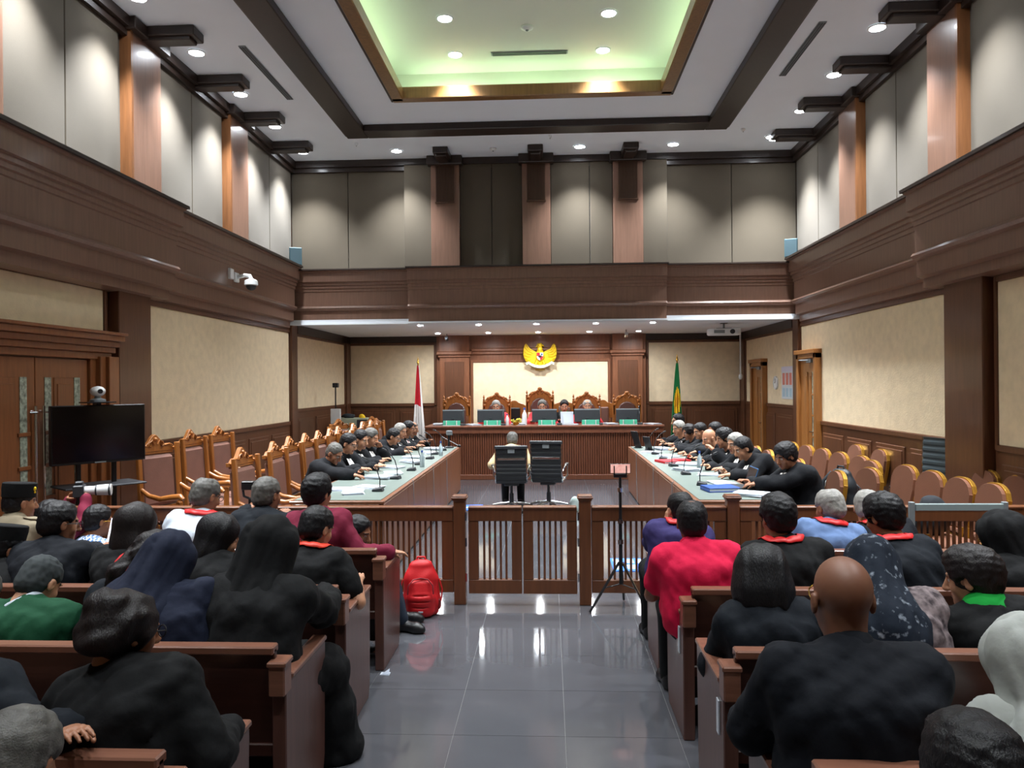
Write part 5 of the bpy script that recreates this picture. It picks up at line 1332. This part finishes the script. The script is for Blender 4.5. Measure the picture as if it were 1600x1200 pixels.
def unit(v): v = np.array(v, float); return v/(np.linalg.norm(v)+1e-9)
def ik(S_, W, a, b, pole):
    d = W-S_; L = np.linalg.norm(d)
    if L > (a+b)*.985: W = S_+d/L*(a+b)*.985; d = W-S_; L = np.linalg.norm(d)
    L = max(L, abs(a-b)+.02); u = unit(d); x = (a*a-b*b+L*L)/(2*L); h = math.sqrt(max(a*a-x*x, 0))
    p = unit(pole-u*float(np.dot(pole, u))); return S_+u*x+p*h, W
PEOPLE = 0
def person(label, pel, head, face=0, seat=.435, base=0, yaw=0, pitch=10, roll=0, hair='short', hcol=None, skin=1, top=None, sleeve='long', kind='shirt', bottom=None, wd=1.0, g=1.0, hs=1.06, turn=0,
           hands=None, grip=(0, 0), hunch=1, lanyard=None, collar=None, bands=None, glasses=False, group=None, fine=False, knees=None, cap=None, ch=1.0):
    """pel, head: world positions; hands: dict R/L of world wrist targets"""
    global PEOPLE
    PEOPLE += 1; seed = PEOPLE
    Rz = np.array([[math.cos(face), -math.sin(face), 0], [math.sin(face), math.cos(face), 0], [0, 0, 1]])
    org = np.array([pel[0], pel[1], base])
    loc = lambda p: Rz.T@(np.array(p, float)-org)
    H = loc(head); P = np.array([0, 0, seat+.095])
    v = H-P; L = np.linalg.norm(v); s = min(1.1, max(.86, L/.70)); s2 = .5+.5*s
    N = P+.745*v+np.array([0, -.045*hunch, 0.0]); up = unit(N-P)
    ta = turn; r = np.array([math.cos(ta), math.sin(ta), 0]); r = unit(r-up*float(r@up)); f = np.cross(up, r)
    Sh = {k: N-up*.055*s+r*x*.163*s2*wd+f*.0 for k, x in (('R', 1), ('L', -1))}
    tgt = {}
    for k, x in (('R', 1), ('L', -1)):
        if hands and k in hands: tgt[k] = loc(hands[k])
        else: tgt[k] = P+np.array([x*.11, .34, .075+.02*rng.random()])
    El = {}
    for k, x in (('R', 1), ('L', -1)):
        pole = np.array([x*.55, -.25, -.8]); El[k], tgt[k] = ik(Sh[k], tgt[k], .285*s2, .25*s2, pole)
    hip = {k: P+np.array([x*.09, .0, -.01]) for k, x in (('R', 1), ('L', -1))}
    if seat < .25:
        kn = {k: P+np.array([x*.15, .36, .30]) for k, x in (('R', 1), ('L', -1))}; an = {k: kn[k]+np.array([x*.02, .10, 0]) for k, x in (('R', 1), ('L', -1))}
    else:
        kn = {k: P+np.array([x*.12, .43, -.015]) for k, x in (('R', 1), ('L', -1))}; an = {k: kn[k]+np.array([0, .0, 0]) for k in 'RL'}
    if knees:
        for k in knees: kn[k] = loc(knees[k][0]); an[k] = loc(knees[k][1])
    for k in 'RL': an[k][2] = .10
    rotm = lambda ax, a: np.array(Matrix.Rotation(a, 3, ax))
    Rh = rotm('Z', math.radians(yaw))@rotm('X', -math.radians(pitch))@rotm('Y', math.radians(roll)); hsz = hs*(.6+.4*s)
    HB = H+Rh@np.array([0, -.03, -.1])*hsz
    pts = np.array([P, N, H]+[d[k] for d in (Sh, El, tgt, hip, kn, an) for k in 'RL'])
    lo = pts.min(0)-.26; hi = pts.max(0)+.26; lo[2] = max(lo[2], -.03)
    W_ = P+.32*(N-P)+np.array([0, -.03*hunch, 0]); Ck = P+.68*(N-P)+np.array([0, -.03*hunch, 0])
    def torso(F, e, gg):
        F.loft([(P+np.array([0, -.01, .018]), .165*gg+e, .108+e*.5), (P+np.array([0, -.01, .06]), .17*gg+e, .128*gg+e), (W_, .163*gg+e*1.3, .122*gg+e*1.2), (Ck, .166*wd+e, .115*gg+e), (N-up*.085*s, .152*wd+e, .088+e), (N-up*.02, .07+e*.7, .06+e*.7)], r, k=.05)
        for k in 'RL':
            F.seg(N-up*.035, Sh[k], .042+e, .048+e, .06); F.seg(Sh[k], Sh[k]+(El[k]-Sh[k])*.1, .05+e, .05+e, .05)
    # body: one continuous surface, plus finely modelled head and hands rooted inside it
    F = Field(lo, hi, .021 if fine else .024)
    torso(F, 0, g)
    F.seg(N-up*.03, HB, .056*s2, .054*s2, .03)
    for k in 'RL':
        F.seg(Sh[k], El[k], .05, .041, .02); F.seg(El[k], tgt[k], .042, .029, .012)
        F.seg(hip[k], kn[k], .082, .06, .04); F.seg(kn[k], an[k], .056, .04, .02)
    bv, bq_ = F.surf(); V = [bv]; Q = [bq_]; MI = [np.zeros(len(bq_), int)]; n = len(bv)
    def put(v_, q_, mi):
        nonlocal n
        V.append(v_.astype(np.float32)); Q.append(q_+n); MI.append(mi); n += len(v_)
    hv, hq, hm = HEAD[fine]; put((hv*hsz)@Rh.T+H, hq, hm)
    for k, x in (('R', 1), ('L', -1)):
        v_, q_ = HAND['grip' if grip[0 if k == 'R' else 1] else 'relaxed', fine]
        d = unit(tgt[k]-El[k]); z = np.array([0, 0, 1.0]) if abs(d[2]) < .85 else np.array([0, -1.0, 0]); z = unit(z-d*float(z@d)); xx = np.cross(d, z)
        M3 = np.stack([xx, d, z], 1); vv = v_*s2*1.02
        if x < 0: vv = vv*np.array([-1, 1, 1]); q_ = q_[:, ::-1]
        put(vv@M3.T+tgt[k]-d*.012, q_, np.zeros(len(q_), int))
    me = np_mesh('person', np.concatenate(V), np.concatenate(Q), [SKIN[skin], M_EYE, M_IRIS, M_BROW, M_LIP], np.concatenate(MI))
    o = link('person', me, None, loc=(pel[0], pel[1], base)); o.rotation_euler = (0, 0, face); tag(o, label, 'person', group)
    HM = Matrix.Translation(H) @ Matrix(Rh.tolist()).to_4x4() @ Matrix.Scale(hsz, 4)
    # clothes
    h2 = .0145 if fine else .02
    top = top or K_BLACK; bottom = bottom or K_BLACK
    nm = {'shirt': 'shirt', 'robe': 'robe', 'jacket': 'jacket', 'dress': 'dress'}[kind]
    F = Field(lo, hi, h2); e = {'shirt': .013, 'jacket': .02, 'robe': .024, 'dress': .02}[kind]; torso(F, e, g)
    for k in 'RL':
        if sleeve == 'short':
            F.seg(Sh[k], Sh[k]+(El[k]-Sh[k])*.62, .055+e, .055+e, .02)
        else:
            wsl = {'shirt': 0, 'jacket': .006, 'robe': .022, 'dress': .014}[kind]; endp = tgt[k]-unit(tgt[k]-El[k])*(.02 if kind != 'robe' else .06)
            F.seg(Sh[k], El[k], .049+e, .044+e+wsl*.5, .02); F.seg(El[k], endp, .044+e+wsl*.5, .03+e+wsl, .012)
    if kind in ('robe', 'dress'):
        for k in 'RL': F.seg(hip[k], kn[k], .084+e*.6, .08+e, .06)
        km = (kn['R']+kn['L'])/2; am = (an['R']+an['L'])/2; kw = .5*np.linalg.norm(kn['R']-kn['L'])+.09; kr = unit(kn['R']-kn['L'])
        am[2] = .04 if kind == 'dress' else .22
        F.loft([(km+np.array([0, 0, -.01]), kw, .09+e), ((km+am)/2+np.array([0, .0, 0]), kw*1.02, .12), (am, kw*1.12, .15)], kr, k=.06); F.keep((0, 0, -1), (0, 0, .006))
    else: F.keep((0, 0, -1), (0, 0, P[2]-.085))
    F.folds(.0065, 19, seed*7, 5, (1, 1, .75), True)
    if fine: F.folds(.004, 48, seed*5+1, 4, (1, 1, .6), True)
    tv_, tq = F.surf(); link(nm, np_mesh(nm, tv_, tq, top), o)
    if kind != 'dress':
        G = Field(lo, hi, .027)
        G.loft([(P+np.array([0, -.01, .02]), .172*g, .112), (P+np.array([0, -.01, .06]), .17*g, .13*g)], r, k=.05)
        for k in 'RL': G.seg(hip[k], kn[k], .094, .073, .05); G.seg(kn[k], an[k]+np.array([0, 0, -.02]), .07, .056, .03)
        link('trousers', np_mesh('trousers', *G.surf(), bottom), o)
    for k, x in (('R', 1), ('L', -1)):
        link('shoe', SHOE, o, M=Matrix.Translation((an[k][0], an[k][1]+.01, 0)) @ Matrix.Rotation(-x*.12, 4, 'Z'))
    if hair and hair != 'none':
        ho = link('hijab' if hair == 'hijab' else 'hair', hair_mesh(hair), o, M=HM); ho.material_slots[0].link = 'OBJECT'; ho.material_slots[0].material = hcol or H_BLACK
    # neckwear, laid on the cloth surface
    def nk(a, b, c): return N+r*a+f*b+up*c
    if collar:
        G = Field(N-.2, N+.2, .011); nu = unit(HB-N)
        G.seg(N-up*.06, N+nu*.1*ch, .092*ch, .07*(.6+.4*ch), .02); G.loft([(N-up*.05, .12, .085), (N+up*.0, .08*ch, .072*ch)], r, k=.03); G.keep(nu, N+nu*.066*ch, .008); G.keep(-up, N-up*.028, .008)
        G.cut(N+f*.11+up*.03, (.022, .06, .09), .01); link('collar', np_mesh('collar', *G.surf(), collar), o)
    if lanyard:
        lp = [nk(0, .15, -.3), nk(.06, .13, -.12), nk(.085, .05, .0), nk(.07, -.05, .035), nk(0, -.085, .045), nk(-.07, -.05, .035), nk(-.085, .05, .0), nk(-.06, .13, -.12), nk(0, .15, -.3)]
        ribbon('lanyard', F, lp, .042, lanyard, o, .008)
    if bands:
        for wv, m_, zz in bands:
            p0 = F.snap(nk(0, .11, -.015), .014); bm = MB()
            for sx in (-1, 1):
                q0 = Vector(p0+r*sx*wv*.25); q1 = q0+Vector((0, .06, -.07)); q2 = q0+Vector((sx*.012, .085, -zz)); hw = Vector(r*wv*.27); th = Vector((0, .004, 0))
                vs = [q0-hw*.6, q0+hw*.6, q1-hw, q1+hw, q2-hw, q2+hw]; bm.add(vs+[v_+th for v_ in vs], [(0, 1, 3, 2), (2, 3, 5, 4), (8, 9, 7, 6), (10, 11, 9, 8), (0, 2, 8, 6), (2, 4, 10, 8), (7, 9, 3, 1), (9, 11, 5, 3), (4, 5, 11, 10), (6, 7, 1, 0)])
            bm.build('neck_band', m_, o)
    if glasses:
        gb = MB()
        for sx in (-1, 1):
            gb.tube([(sx*.033+.024*math.cos(a), .104, -.002+.019*math.sin(a)) for a in [2*PI*i/12 for i in range(13)]], .0022, 5, caps=False); gb.tube([(sx*.057, .1, .004), (sx*.082, .02, .004), (sx*.084, -.02, -.008)], .0022, 5)
        gb.tube([(-.01, .108, .002), (.01, .108, .002)], .002, 5); gb.build('glasses', M_BRASS if glasses == 'gold' else M_BLACK, o, smooth=60, ).matrix_local = HM
    if cap:
        cm, badge = cap; cb = MB()
        cb.lathe([(.088, .035), (.094, .04), (.098, .10), (.097, .135), (.09, .142), (.002, .145)], (0, -.016, 0), 24, sx=.92, sy=1.14); co = cb.build('cap', cm, o, smooth=40); co.matrix_local = HM
        if badge: MB().ball((.068, .058, .1), (.008, .012, .016), 8).ball((.066, .062, .075), (.006, .008, .008), 6).build('cap_badge', M_GOLD, o, smooth=60).matrix_local = HM
    return o, F, nk, tgt, HM
# ------------------------------------------------------------------ the public left of the aisle
RY = [1.51, 2.41, 3.34, 4.26, 5.18]
AU = 'people on the left pews'; AR = 'people on the right pews'
person('seated woman with curly dark updo in a black jacket, nearest on the left', (-1.36, RY[1]), (-1.44, 2.5, 1.06), hair='curly', hcol=H_DARK, top=K_BLACK, kind='jacket', pitch=14, yaw=-35, hs=1.1, wd=1.08, g=1.1, fine=True, glasses=True, group=AU, hands={'R': (-1.16, 2.62, .66), 'L': (-1.5, 2.75, .64)})
person('man with bowed head in a green jacket and dark skullcap, second left pew', (-2.42, RY[2]), (-2.44, 3.5, .95), hair='buzz', hcol=mat('skullcap_grey', '#2d3335', rough=.85), top=K_GREEN, kind='jacket', collar=K_WHITE, ch=1.06, pitch=38, yaw=-12, skin=0, wd=1.1, fine=True, group=AU)
person('woman in a navy hijab bending forward on the second left pew', (-1.66, RY[2]), (-1.79, 3.46, 1.06), hair='hijab', hcol=K_NAVY, top=K_NAVY, kind='dress', pitch=28, yaw=-15, roll=8, fine=True, group=AU)
wv = person('woman with wavy dark hair tied with a red band, black top, left', (-2.0, RY[2]), (-1.91, 3.56, 1.05), hair='tail', hcol=H_DARK, top=K_INK, pitch=20, roll=14, yaw=-30, fine=True, group=AU, skin=0)
MB().tube([(.058*math.cos(2*PI*i/12), -.125+.03*math.sin(2*PI*i/12), -.035+.05*math.sin(2*PI*i/12)) for i in range(13)], .014, 6, caps=False).build('hair_band', K_LAN, wv[0], smooth=60).matrix_local = wv[4]
person('woman in a long black hijab and robe reaching for the next pew', (-1.36, RY[2]), (-1.33, 3.55, 1.105), hair='hijab', hcol=K_BLACK, top=K_BLACK, kind='dress', pitch=16, yaw=-38, g=1.12, wd=1.1, hs=1.12, fine=True, group=AU, hands={'R': (-1.17, 3.9, .775)}, knees={'R': ((-1.14, 3.74, .46), (-1.07, 3.8, .1)), 'L': ((-1.3, 3.8, .46), (-1.25, 3.84, .1))})
of = person('uniformed officer in khaki with a black cap and gold badge', (-3.82, RY[4]), (-3.81, 5.26, 1.06), hair='buzz', top=K_KHAKI, kind='shirt', collar=K_KHAKI, pitch=6, yaw=-35, skin=1, cap=(K_BLACK, True), wd=1.1, group=AU)
ribbon('sleeve_patch', of[1], [of[2](.27, -.04, -.12), of[2](.3, -.05, -.2)], .085, mat('patch_orange', '#e0602a', rough=.7), of[0], .004)
ribbon('shoulder_strap', of[1], [of[2](.09, -.02, .04), of[2](.2, -.02, .03)], .045, K_KHAKI, of[0], .008)
person('person in a black cap at the left photo edge, fourth left pew', (-3.2, RY[3]), (-3.22, 4.32, .93), hair='short', top=K_BLACK, pitch=12, yaw=-35, cap=(K_BLACK, False), group=AU, skin=1)
person('grey-haired person at the left photo edge beside the green jacket', (-2.86, RY[2]), (-2.72, 3.46, .9), hair='short', hcol=H_GREY, top=K_INK, pitch=25, group=AU)
ps = person('black-haired man in a black suit holding up a phone, left pews', (-2.92, RY[3]), (-2.94, 4.4, 1.07), hair='short', top=K_NAVYBLACK, kind='jacket', collar=K_NAVYBLACK, pitch=10, yaw=-38, skin=1, wd=1.1, fine=True, glasses=True, group=AU, hands={'R': (-2.7, 4.62, .86), 'L': (-2.87, 4.66, .85)}, grip=(1, 1))
pho = thing('phone', 'white lit phone held up by the man in black suit', 'phone', (-2.8, 4.7, .875), -.1, rot=(math.radians(-18), 0, -.12))
MB().box(-.042, .042, -.005, .005, 0, .17).build('body', M_BLACK, pho, bevel=.003); MB().box(-.039, .039, -.0065, -.0045, .004, .166).build('screen', mat('phone_white', '#e6e2ef', rough=.3, emit='#e9e4f4', estr=.55), pho)
person('long straight dark-haired woman on the fourth left pew', (-2.44, RY[3]), (-2.44, 4.36, 1.05), hair='long', hcol=H_DARK, top=K_BLACK, pitch=8, yaw=-15, hs=1.12, fine=True, group=AU)
person('black long-haired woman in black beside the hijab, fourth left pew', (-1.95, RY[3]), (-1.94, 4.36, .99), hair='long', hcol=H_BLACK, top=K_BLACK, pitch=14, yaw=-55, hs=1.1, fine=True, group=AU, skin=0)
person('grey-haired man in a white shirt with red lanyard by the left rail', (-2.5, RY[4]), (-2.46, 5.3, 1.1), hair='crown', hcol=H_GREY, top=K_WHITE, lanyard=K_LAN, pitch=18, yaw=-30, wd=1.12, g=1.1, fine=True, glasses=True, group=AU)
person('man in a dark navy jacket filming by the left rail', (-2.06, RY[4]), (-2.03, 5.34, 1.1), hair='short', hcol=H_GREY, top=K_INK, kind='jacket', collar=K_INK, pitch=4, yaw=-25, fine=True, group=AU, hands={'L': (-2.25, 5.52, .95), 'R': (-1.92, 5.5, .9)}, grip=(1, 1))
gm = thing('gimbal_camera', 'small black camera on a hand gimbal held by the filming man', 'camera', (-2.26, 5.6, .93))
MB().tube([(0, 0, -.06), (0, 0, .1)], .016, 10).build('grip', M_BLACK, gm, smooth=40); MB().tube([(0, 0, .1), (-.05, 0, .12), (-.06, 0, .19)], .01, 8).build('arm', M_DKGREY, gm, smooth=50)
MB().box(-.06, .035, -.03, .03, .17, .235).build('camera_body', M_BLACK, gm, bevel=.006); MB().tube([(-.02, .03, .2), (-.02, .06, .2)], .022, 10).build('lens', M_DKGREY, gm, smooth=40)
person('black-haired man in a maroon sweater with arm over the pew end', (-1.6, RY[4]), (-1.65, 5.3, 1.12), hair='full', top=K_MAROON, pitch=2, yaw=-25, turn=-.15, wd=1.12, skin=0, fine=True, group=AU, hands={'R': (-1.12, 5.24, .71)}, bottom=K_JEANS)
person('man in a black tee with red-orange lanyard on the fourth left pew', (-1.42, RY[3]), (-1.39, 4.45, 1.03), hair='short', top=K_BLACK, sleeve='short', lanyard=mat('ribbon_orange', '#d8351c', rough=.5), pitch=20, yaw=-32, fine=True, group=AU, skin=0, hands={'R': (-1.16, 4.5, .7)})
person('person in dark jeans crouching on the floor by the left rail', (-1.72, 5.86), (-1.52, 5.92, .72), face=-PI/2-.2, seat=.06, hair='short', top=K_NAVYBLACK, pitch=20, bottom=K_JEANS, group='people sitting on the floor by the rail', knees={'R': ((-1.26, 5.72, .46), (-1.14, 5.72, .1)), 'L': ((-1.3, 5.98, .46), (-1.2, 5.95, .1))})
person('person in a plaid blue shirt and glasses sitting low by the left rail', (-3.68, 5.86), (-3.66, 5.96, .8), face=-.5, seat=.1, hair='short', top=K_PLAID, pitch=10, yaw=-10, glasses='gold', group='people sitting on the floor by the rail')
person('photographer in maroon holding a white-lens camera by the left rail', (-4.12, 5.86), (-4.05, 5.96, .84), face=-.5, seat=.12, hair='short', top=K_MAROON, pitch=4, yaw=-20, group='people sitting on the floor by the rail', hands={'R': (-3.86, 6.1, .97), 'L': (-4.0, 6.12, .95)}, grip=(1, 1))
pc = thing('photo_camera', 'camera with a long white lens held up by the maroon photographer', 'camera', (-3.9, 6.12, .98), -1.2)
MB().box(-.065, .065, -.06, .02, -.01, .09).box(-.03, .03, -.05, .01, .09, .12).build('camera_body', M_DKGREY, pc, bevel=.008)
MB().tube([(0, .02, .04), (0, .1, .04)], [.036, .036], 14).tube([(0, .11, .04), (0, .22, .04)], [.042, .048], 14).build('lens_barrel', M_WHITE, pc, smooth=40); MB().tube([(0, .1, .04), (0, .112, .04)], .044, 14).tube([(0, .2, .04), (0, .214, .04)], .05, 14).build('lens_ring', M_DKGREY, pc, smooth=40)
person('grey-streaked head at the lower left photo corner', (-1.3, RY[0]), (-1.28, 1.75, .98), hair='short', hcol=H_GREY, top=K_INK, pitch=22, fine=True, group=AU)
person('person resting a dark blue sleeve on the nearest left pew back', (-2.0, RY[1]), (-2.02, 2.5, 1.06), hair='short', top=K_INK, kind='jacket', fine=True, group=AU, hands={'R': (-1.47, 2.2, .845)})
# ------------------------------------------------------------------ the public right of the aisle
person('bald man with gold-rimmed glasses in a black jacket, nearest on the right', (.95, RY[1]), (.95, 2.52, 1.17), hair='none', top=K_NAVYBLACK, kind='jacket', collar=K_NAVYBLACK, pitch=4, skin=2, wd=1.32, g=1.3, hs=1.2, hunch=1.2, fine=True, glasses='gold', group=AR, hands={'L': (.72, 2.78, .66), 'R': (1.12, 2.8, .66)})
person('woman in a pale grey hijab at the right photo edge', (1.56, RY[1]), (1.49, 2.44, .99), hair='hijab', hcol=K_HGREY, top=K_HGREY, kind='dress', pitch=22, yaw=20, fine=True, hs=1.1, group=AR)
person('dark short-haired head at the lower right photo corner', (.9, RY[0]), (.88, 1.62, 1.04), hair='full', top=K_BLACK, pitch=14, hs=1.08, fine=True, group=AR)
person('woman with a black bob in black on the second right pew', (.97, RY[2]), (.95, 3.46, 1.0), hair='bob', hcol=H_BLACK, top=K_INK, pitch=18, yaw=-6, hs=1.12, fine=True, group=AR, skin=0)
person('woman in a dark floral hijab and patterned blouse, second right pew', (1.54, RY[2]), (1.46, 3.5, 1.03), hair='hijab', hcol=K_FLORAL, top=K_BLOUSE, kind='dress', pitch=34, yaw=-35, roll=-8, fine=True, group=AR, hands={'R': (1.74, 3.66, .7), 'L': (1.5, 3.76, .66)})
bk = thing('booklet', 'open pale booklet with violet edge held by the floral hijab woman', 'booklet', (1.84, 3.76, .7), 0, rot=(.5, -.3, .5))
MB().box(-.1, .1, -.07, .07, 0, .008).build('pages', mat('paper_warm', '#e6c7a6', rough=.7), bk); MB().box(-.1, .1, -.085, -.068, -.002, .01).build('spine', mat('paper_violet', '#6f5cc4', rough=.5), bk)
person('person with short dark hair and a bright green collar, second right pew', (1.94, RY[2]), (1.87, 3.46, 1.0), hair='full', hcol=H_DARK, top=K_BLACK, collar=K_GCOL, ch=1.18, pitch=14, yaw=48, fine=True, group=AR, skin=0, hs=1.1)
person('balding man in a raspberry red polo shirt on the aisle, right', (.84, RY[3]), (.81, 4.38, 1.08), hair='crown', top=K_RED, sleeve='short', collar=K_RED, pitch=6, wd=1.14, g=1.12, skin=2, fine=True, group=AR, hands={'L': (.66, 4.62, .6)})
person('balding man in a purple polo with red lanyard by the right rail', (.84, RY[4]), (.9, 5.3, 1.0), hair='balding', top=K_PURPLE, sleeve='short', lanyard=K_LAN, pitch=8, yaw=18, wd=1.05, fine=True, group=AR, skin=0, hands={'L': (.84, 5.45, .9)})
person('black-haired man in a black shirt with red lanyard, fourth right pew', (1.33, RY[3]), (1.29, 4.36, 1.11), hair='full', top=K_BLACK, lanyard=K_LAN, pitch=10, yaw=10, wd=1.16, g=1.12, fine=True, group=AR)
person('grey-haired man in a light blue shirt with red lanyard by the right rail', (1.84, RY[4]), (1.9, 5.25, 1.02), hair='crown', hcol=H_LGREY, top=K_BLUE, lanyard=K_LAN, pitch=16, yaw=20, wd=1.08, fine=True, group=AR)
person('balding light-haired man in dark clothes by the right rail', (2.3, RY[4]), (2.2, 5.36, 1.0), hair='balding', hcol=H_LGREY, top=K_NAVYBLACK, lanyard=K_LAN, pitch=14, yaw=-20, fine=True, group=AR, skin=0)
person('black-haired man with dark shirt and red lanyard leaning left, right pews', (1.97, RY[3]), (1.91, 4.44, 1.1), hair='full', top=K_INK, lanyard=K_LAN, pitch=18, yaw=28, wd=1.12, g=1.1, fine=True, group=AR, glasses='gold')
person('woman in a black hijab and glasses at the right photo edge', (2.62, RY[3]), (2.55, 4.4, .99), hair='hijab', hcol=K_BLACK, top=K_BLACK, kind='dress', pitch=18, yaw=50, glasses='gold', hs=1.1, fine=True, group=AR, skin=0, hands={'L': (2.56, 4.7, .7)})
# ------------------------------------------------------------------ counsel, bench and witness
WB = [(.09, M_FWHITE, .25)]
cg = 'robed counsel at the left desk'
lc = [(9.0, (-2.57, 8.93, 1.07), 32, 'buzz', H_GREY, 'nearest, grey cropped hair'), (9.6, (-2.56, 9.53, 1.14), 20, 'short', None, 'second, dark hair and glasses'), (10.15, (-2.54, 10.08, 1.15), 16, 'short', None, 'third, black hair'),
      (10.7, (-2.53, 10.62, 1.14), 18, 'short', H_GREY, 'fourth, greying hair'), (12.0, (-2.48, 11.94, 1.06), 26, 'short', None, 'fifth, leaning on papers, glasses'), (12.6, (-2.49, 12.54, 1.11), 14, 'short', H_LGREY, 'sixth, grey hair'), (13.2, (-2.46, 13.14, 1.12), 12, 'short', None, 'seventh, red and white neck bands'), (13.85, (-2.5, 13.76, 1.08), 10, 'balding', H_GREY, 'last, at the far desk end')]
for i, (y, hd, pi_, hr, hc, lab) in enumerate(lc):
    person('robed counsel at the left desk, '+lab, (-2.8, y), hd, face=-PI/2-.5-.06*(i % 3), seat=.475, hair=hr, hcol=hc, top=K_ROBE, kind='robe', pitch=pi_, yaw=(4, 20, 12, 18, 24, 12, 20, 12)[i], skin=(1, 0, 0, 0, 0, 0, 1, 0)[i], bands=WB+([(.05, K_RBAND, .2)] if i == 6 else []), glasses=i in (0, 1, 4), group=cg,
           hands={'L': (-2.3+.06*(i % 2), y+.06-.04*(i % 3), .83), 'R': (-2.36+.08*((i+1) % 2), y-.3+.03*(i % 3), .83)} if i != 3 else {'L': (-2.4, y-.06, .99), 'R': (-2.36, y-.22, .83)})
cg = 'robed counsel at the right desk'
rc = [(7.7, (2.35, 7.66, 1.14), 22, 'full', None, 'nearest, black hair, looking at a phone'), (8.9, (2.24, 8.9, 1.11), 24, 'short', None, 'second, black hair, leaning over papers'), (9.5, (2.3, 9.5, 1.12), 14, 'short', H_LGREY, 'third, light grey hair'), (10.1, (2.3, 10.1, 1.14), 14, 'full', None, 'fourth, hand at chin'),
      (10.7, (2.22, 10.66, 1.1), 20, 'none', None, 'fifth, bald'), (11.4, (2.46, 11.4, 1.16), 8, 'short', None, 'sixth, upright, black hair'), (11.95, (2.35, 11.95, 1.12), 16, 'short', None, 'seventh, short dark hair'), (12.5, (2.27, 12.46, 1.07), 18, 'tail', H_DARK, 'eighth, tied hair'), (13.05, (2.2, 13.02, 1.1), 12, 'short', H_LGREY, 'ninth, silver hair'), (13.7, (2.3, 13.7, 1.19), 6, 'short', None, 'last, black hair at the far end')]
for i, (y, hd, pi_, hr, hc, lab) in enumerate(rc):
    hn = {'R': (1.98+.05*(i % 2), y+.04, .83), 'L': (2.04+.06*((i+1) % 2), y-.3+.04*(i % 3), .83)}
    if i == 3: hn['L'] = (2.16, y-.06, .98)
    if i == 0: hn = {'R': (2.02, 7.8, .86), 'L': (2.0, 7.64, .85)}
    person('robed counsel at the right desk, '+lab, (2.6, y), hd, face=PI/2+.5+.06*(i % 3), seat=.48, hair=hr, hcol=hc, top=K_ROBE, kind='robe', pitch=pi_, yaw=(-6, -16, -8, -15, -7, -18, -9, -14, -8, -13)[i], skin=(1, 0, 0, 0, 0, 1, 0, 1, 0, 0)[i], bands=WB, group=cg, hands=hn)
JB = [(.09, M_FWHITE, .22)]
for x, hr, hc, gl, lab in ((-1.13, 'short', H_LGREY, True, 'judge in black and red robe behind the second monitor'), (-.17, 'short', H_GREY, True, 'judge with red collar and white bands below the emblem'), (.77, 'balding', H_LGREY, False, 'judge in black and red robe behind the fourth monitor')):
    person(lab, (x, 16.0), (x+.02, 15.74, 1.41), face=PI, seat=.49, base=.2, hair=hr, hcol=hc, top=K_RBAND, kind='robe', collar=K_RBAND, pitch=8, skin=0, bands=JB, glasses=gl, group='judges on the bench', wd=1.1, hands={'R': (x-.2, 15.5, 1.1), 'L': (x+.2, 15.5, 1.1)})
person('clerk in black with dark hair between the judges', (.33, 16.4), (.32, 16.14, 1.4), face=PI, seat=.46, base=.2, hair='short', top=K_BLACK, kind='jacket', pitch=14, skin=0, collar=K_GCOL, hands={'R': (.2, 15.86, 1.1), 'L': (.46, 15.86, 1.1)})
person('witness in a cream shirt seated on the office chair before the bench', (-.57, 11.24), (-.57, 11.56, 1.02), seat=.46, hair='crown', hcol=H_GREY, top=K_CREAM, pitch=20, wd=1.1, hands={'L': (-.86, 11.52, .72), 'R': (-.28, 11.52, .72)}, bottom=K_BLACK)
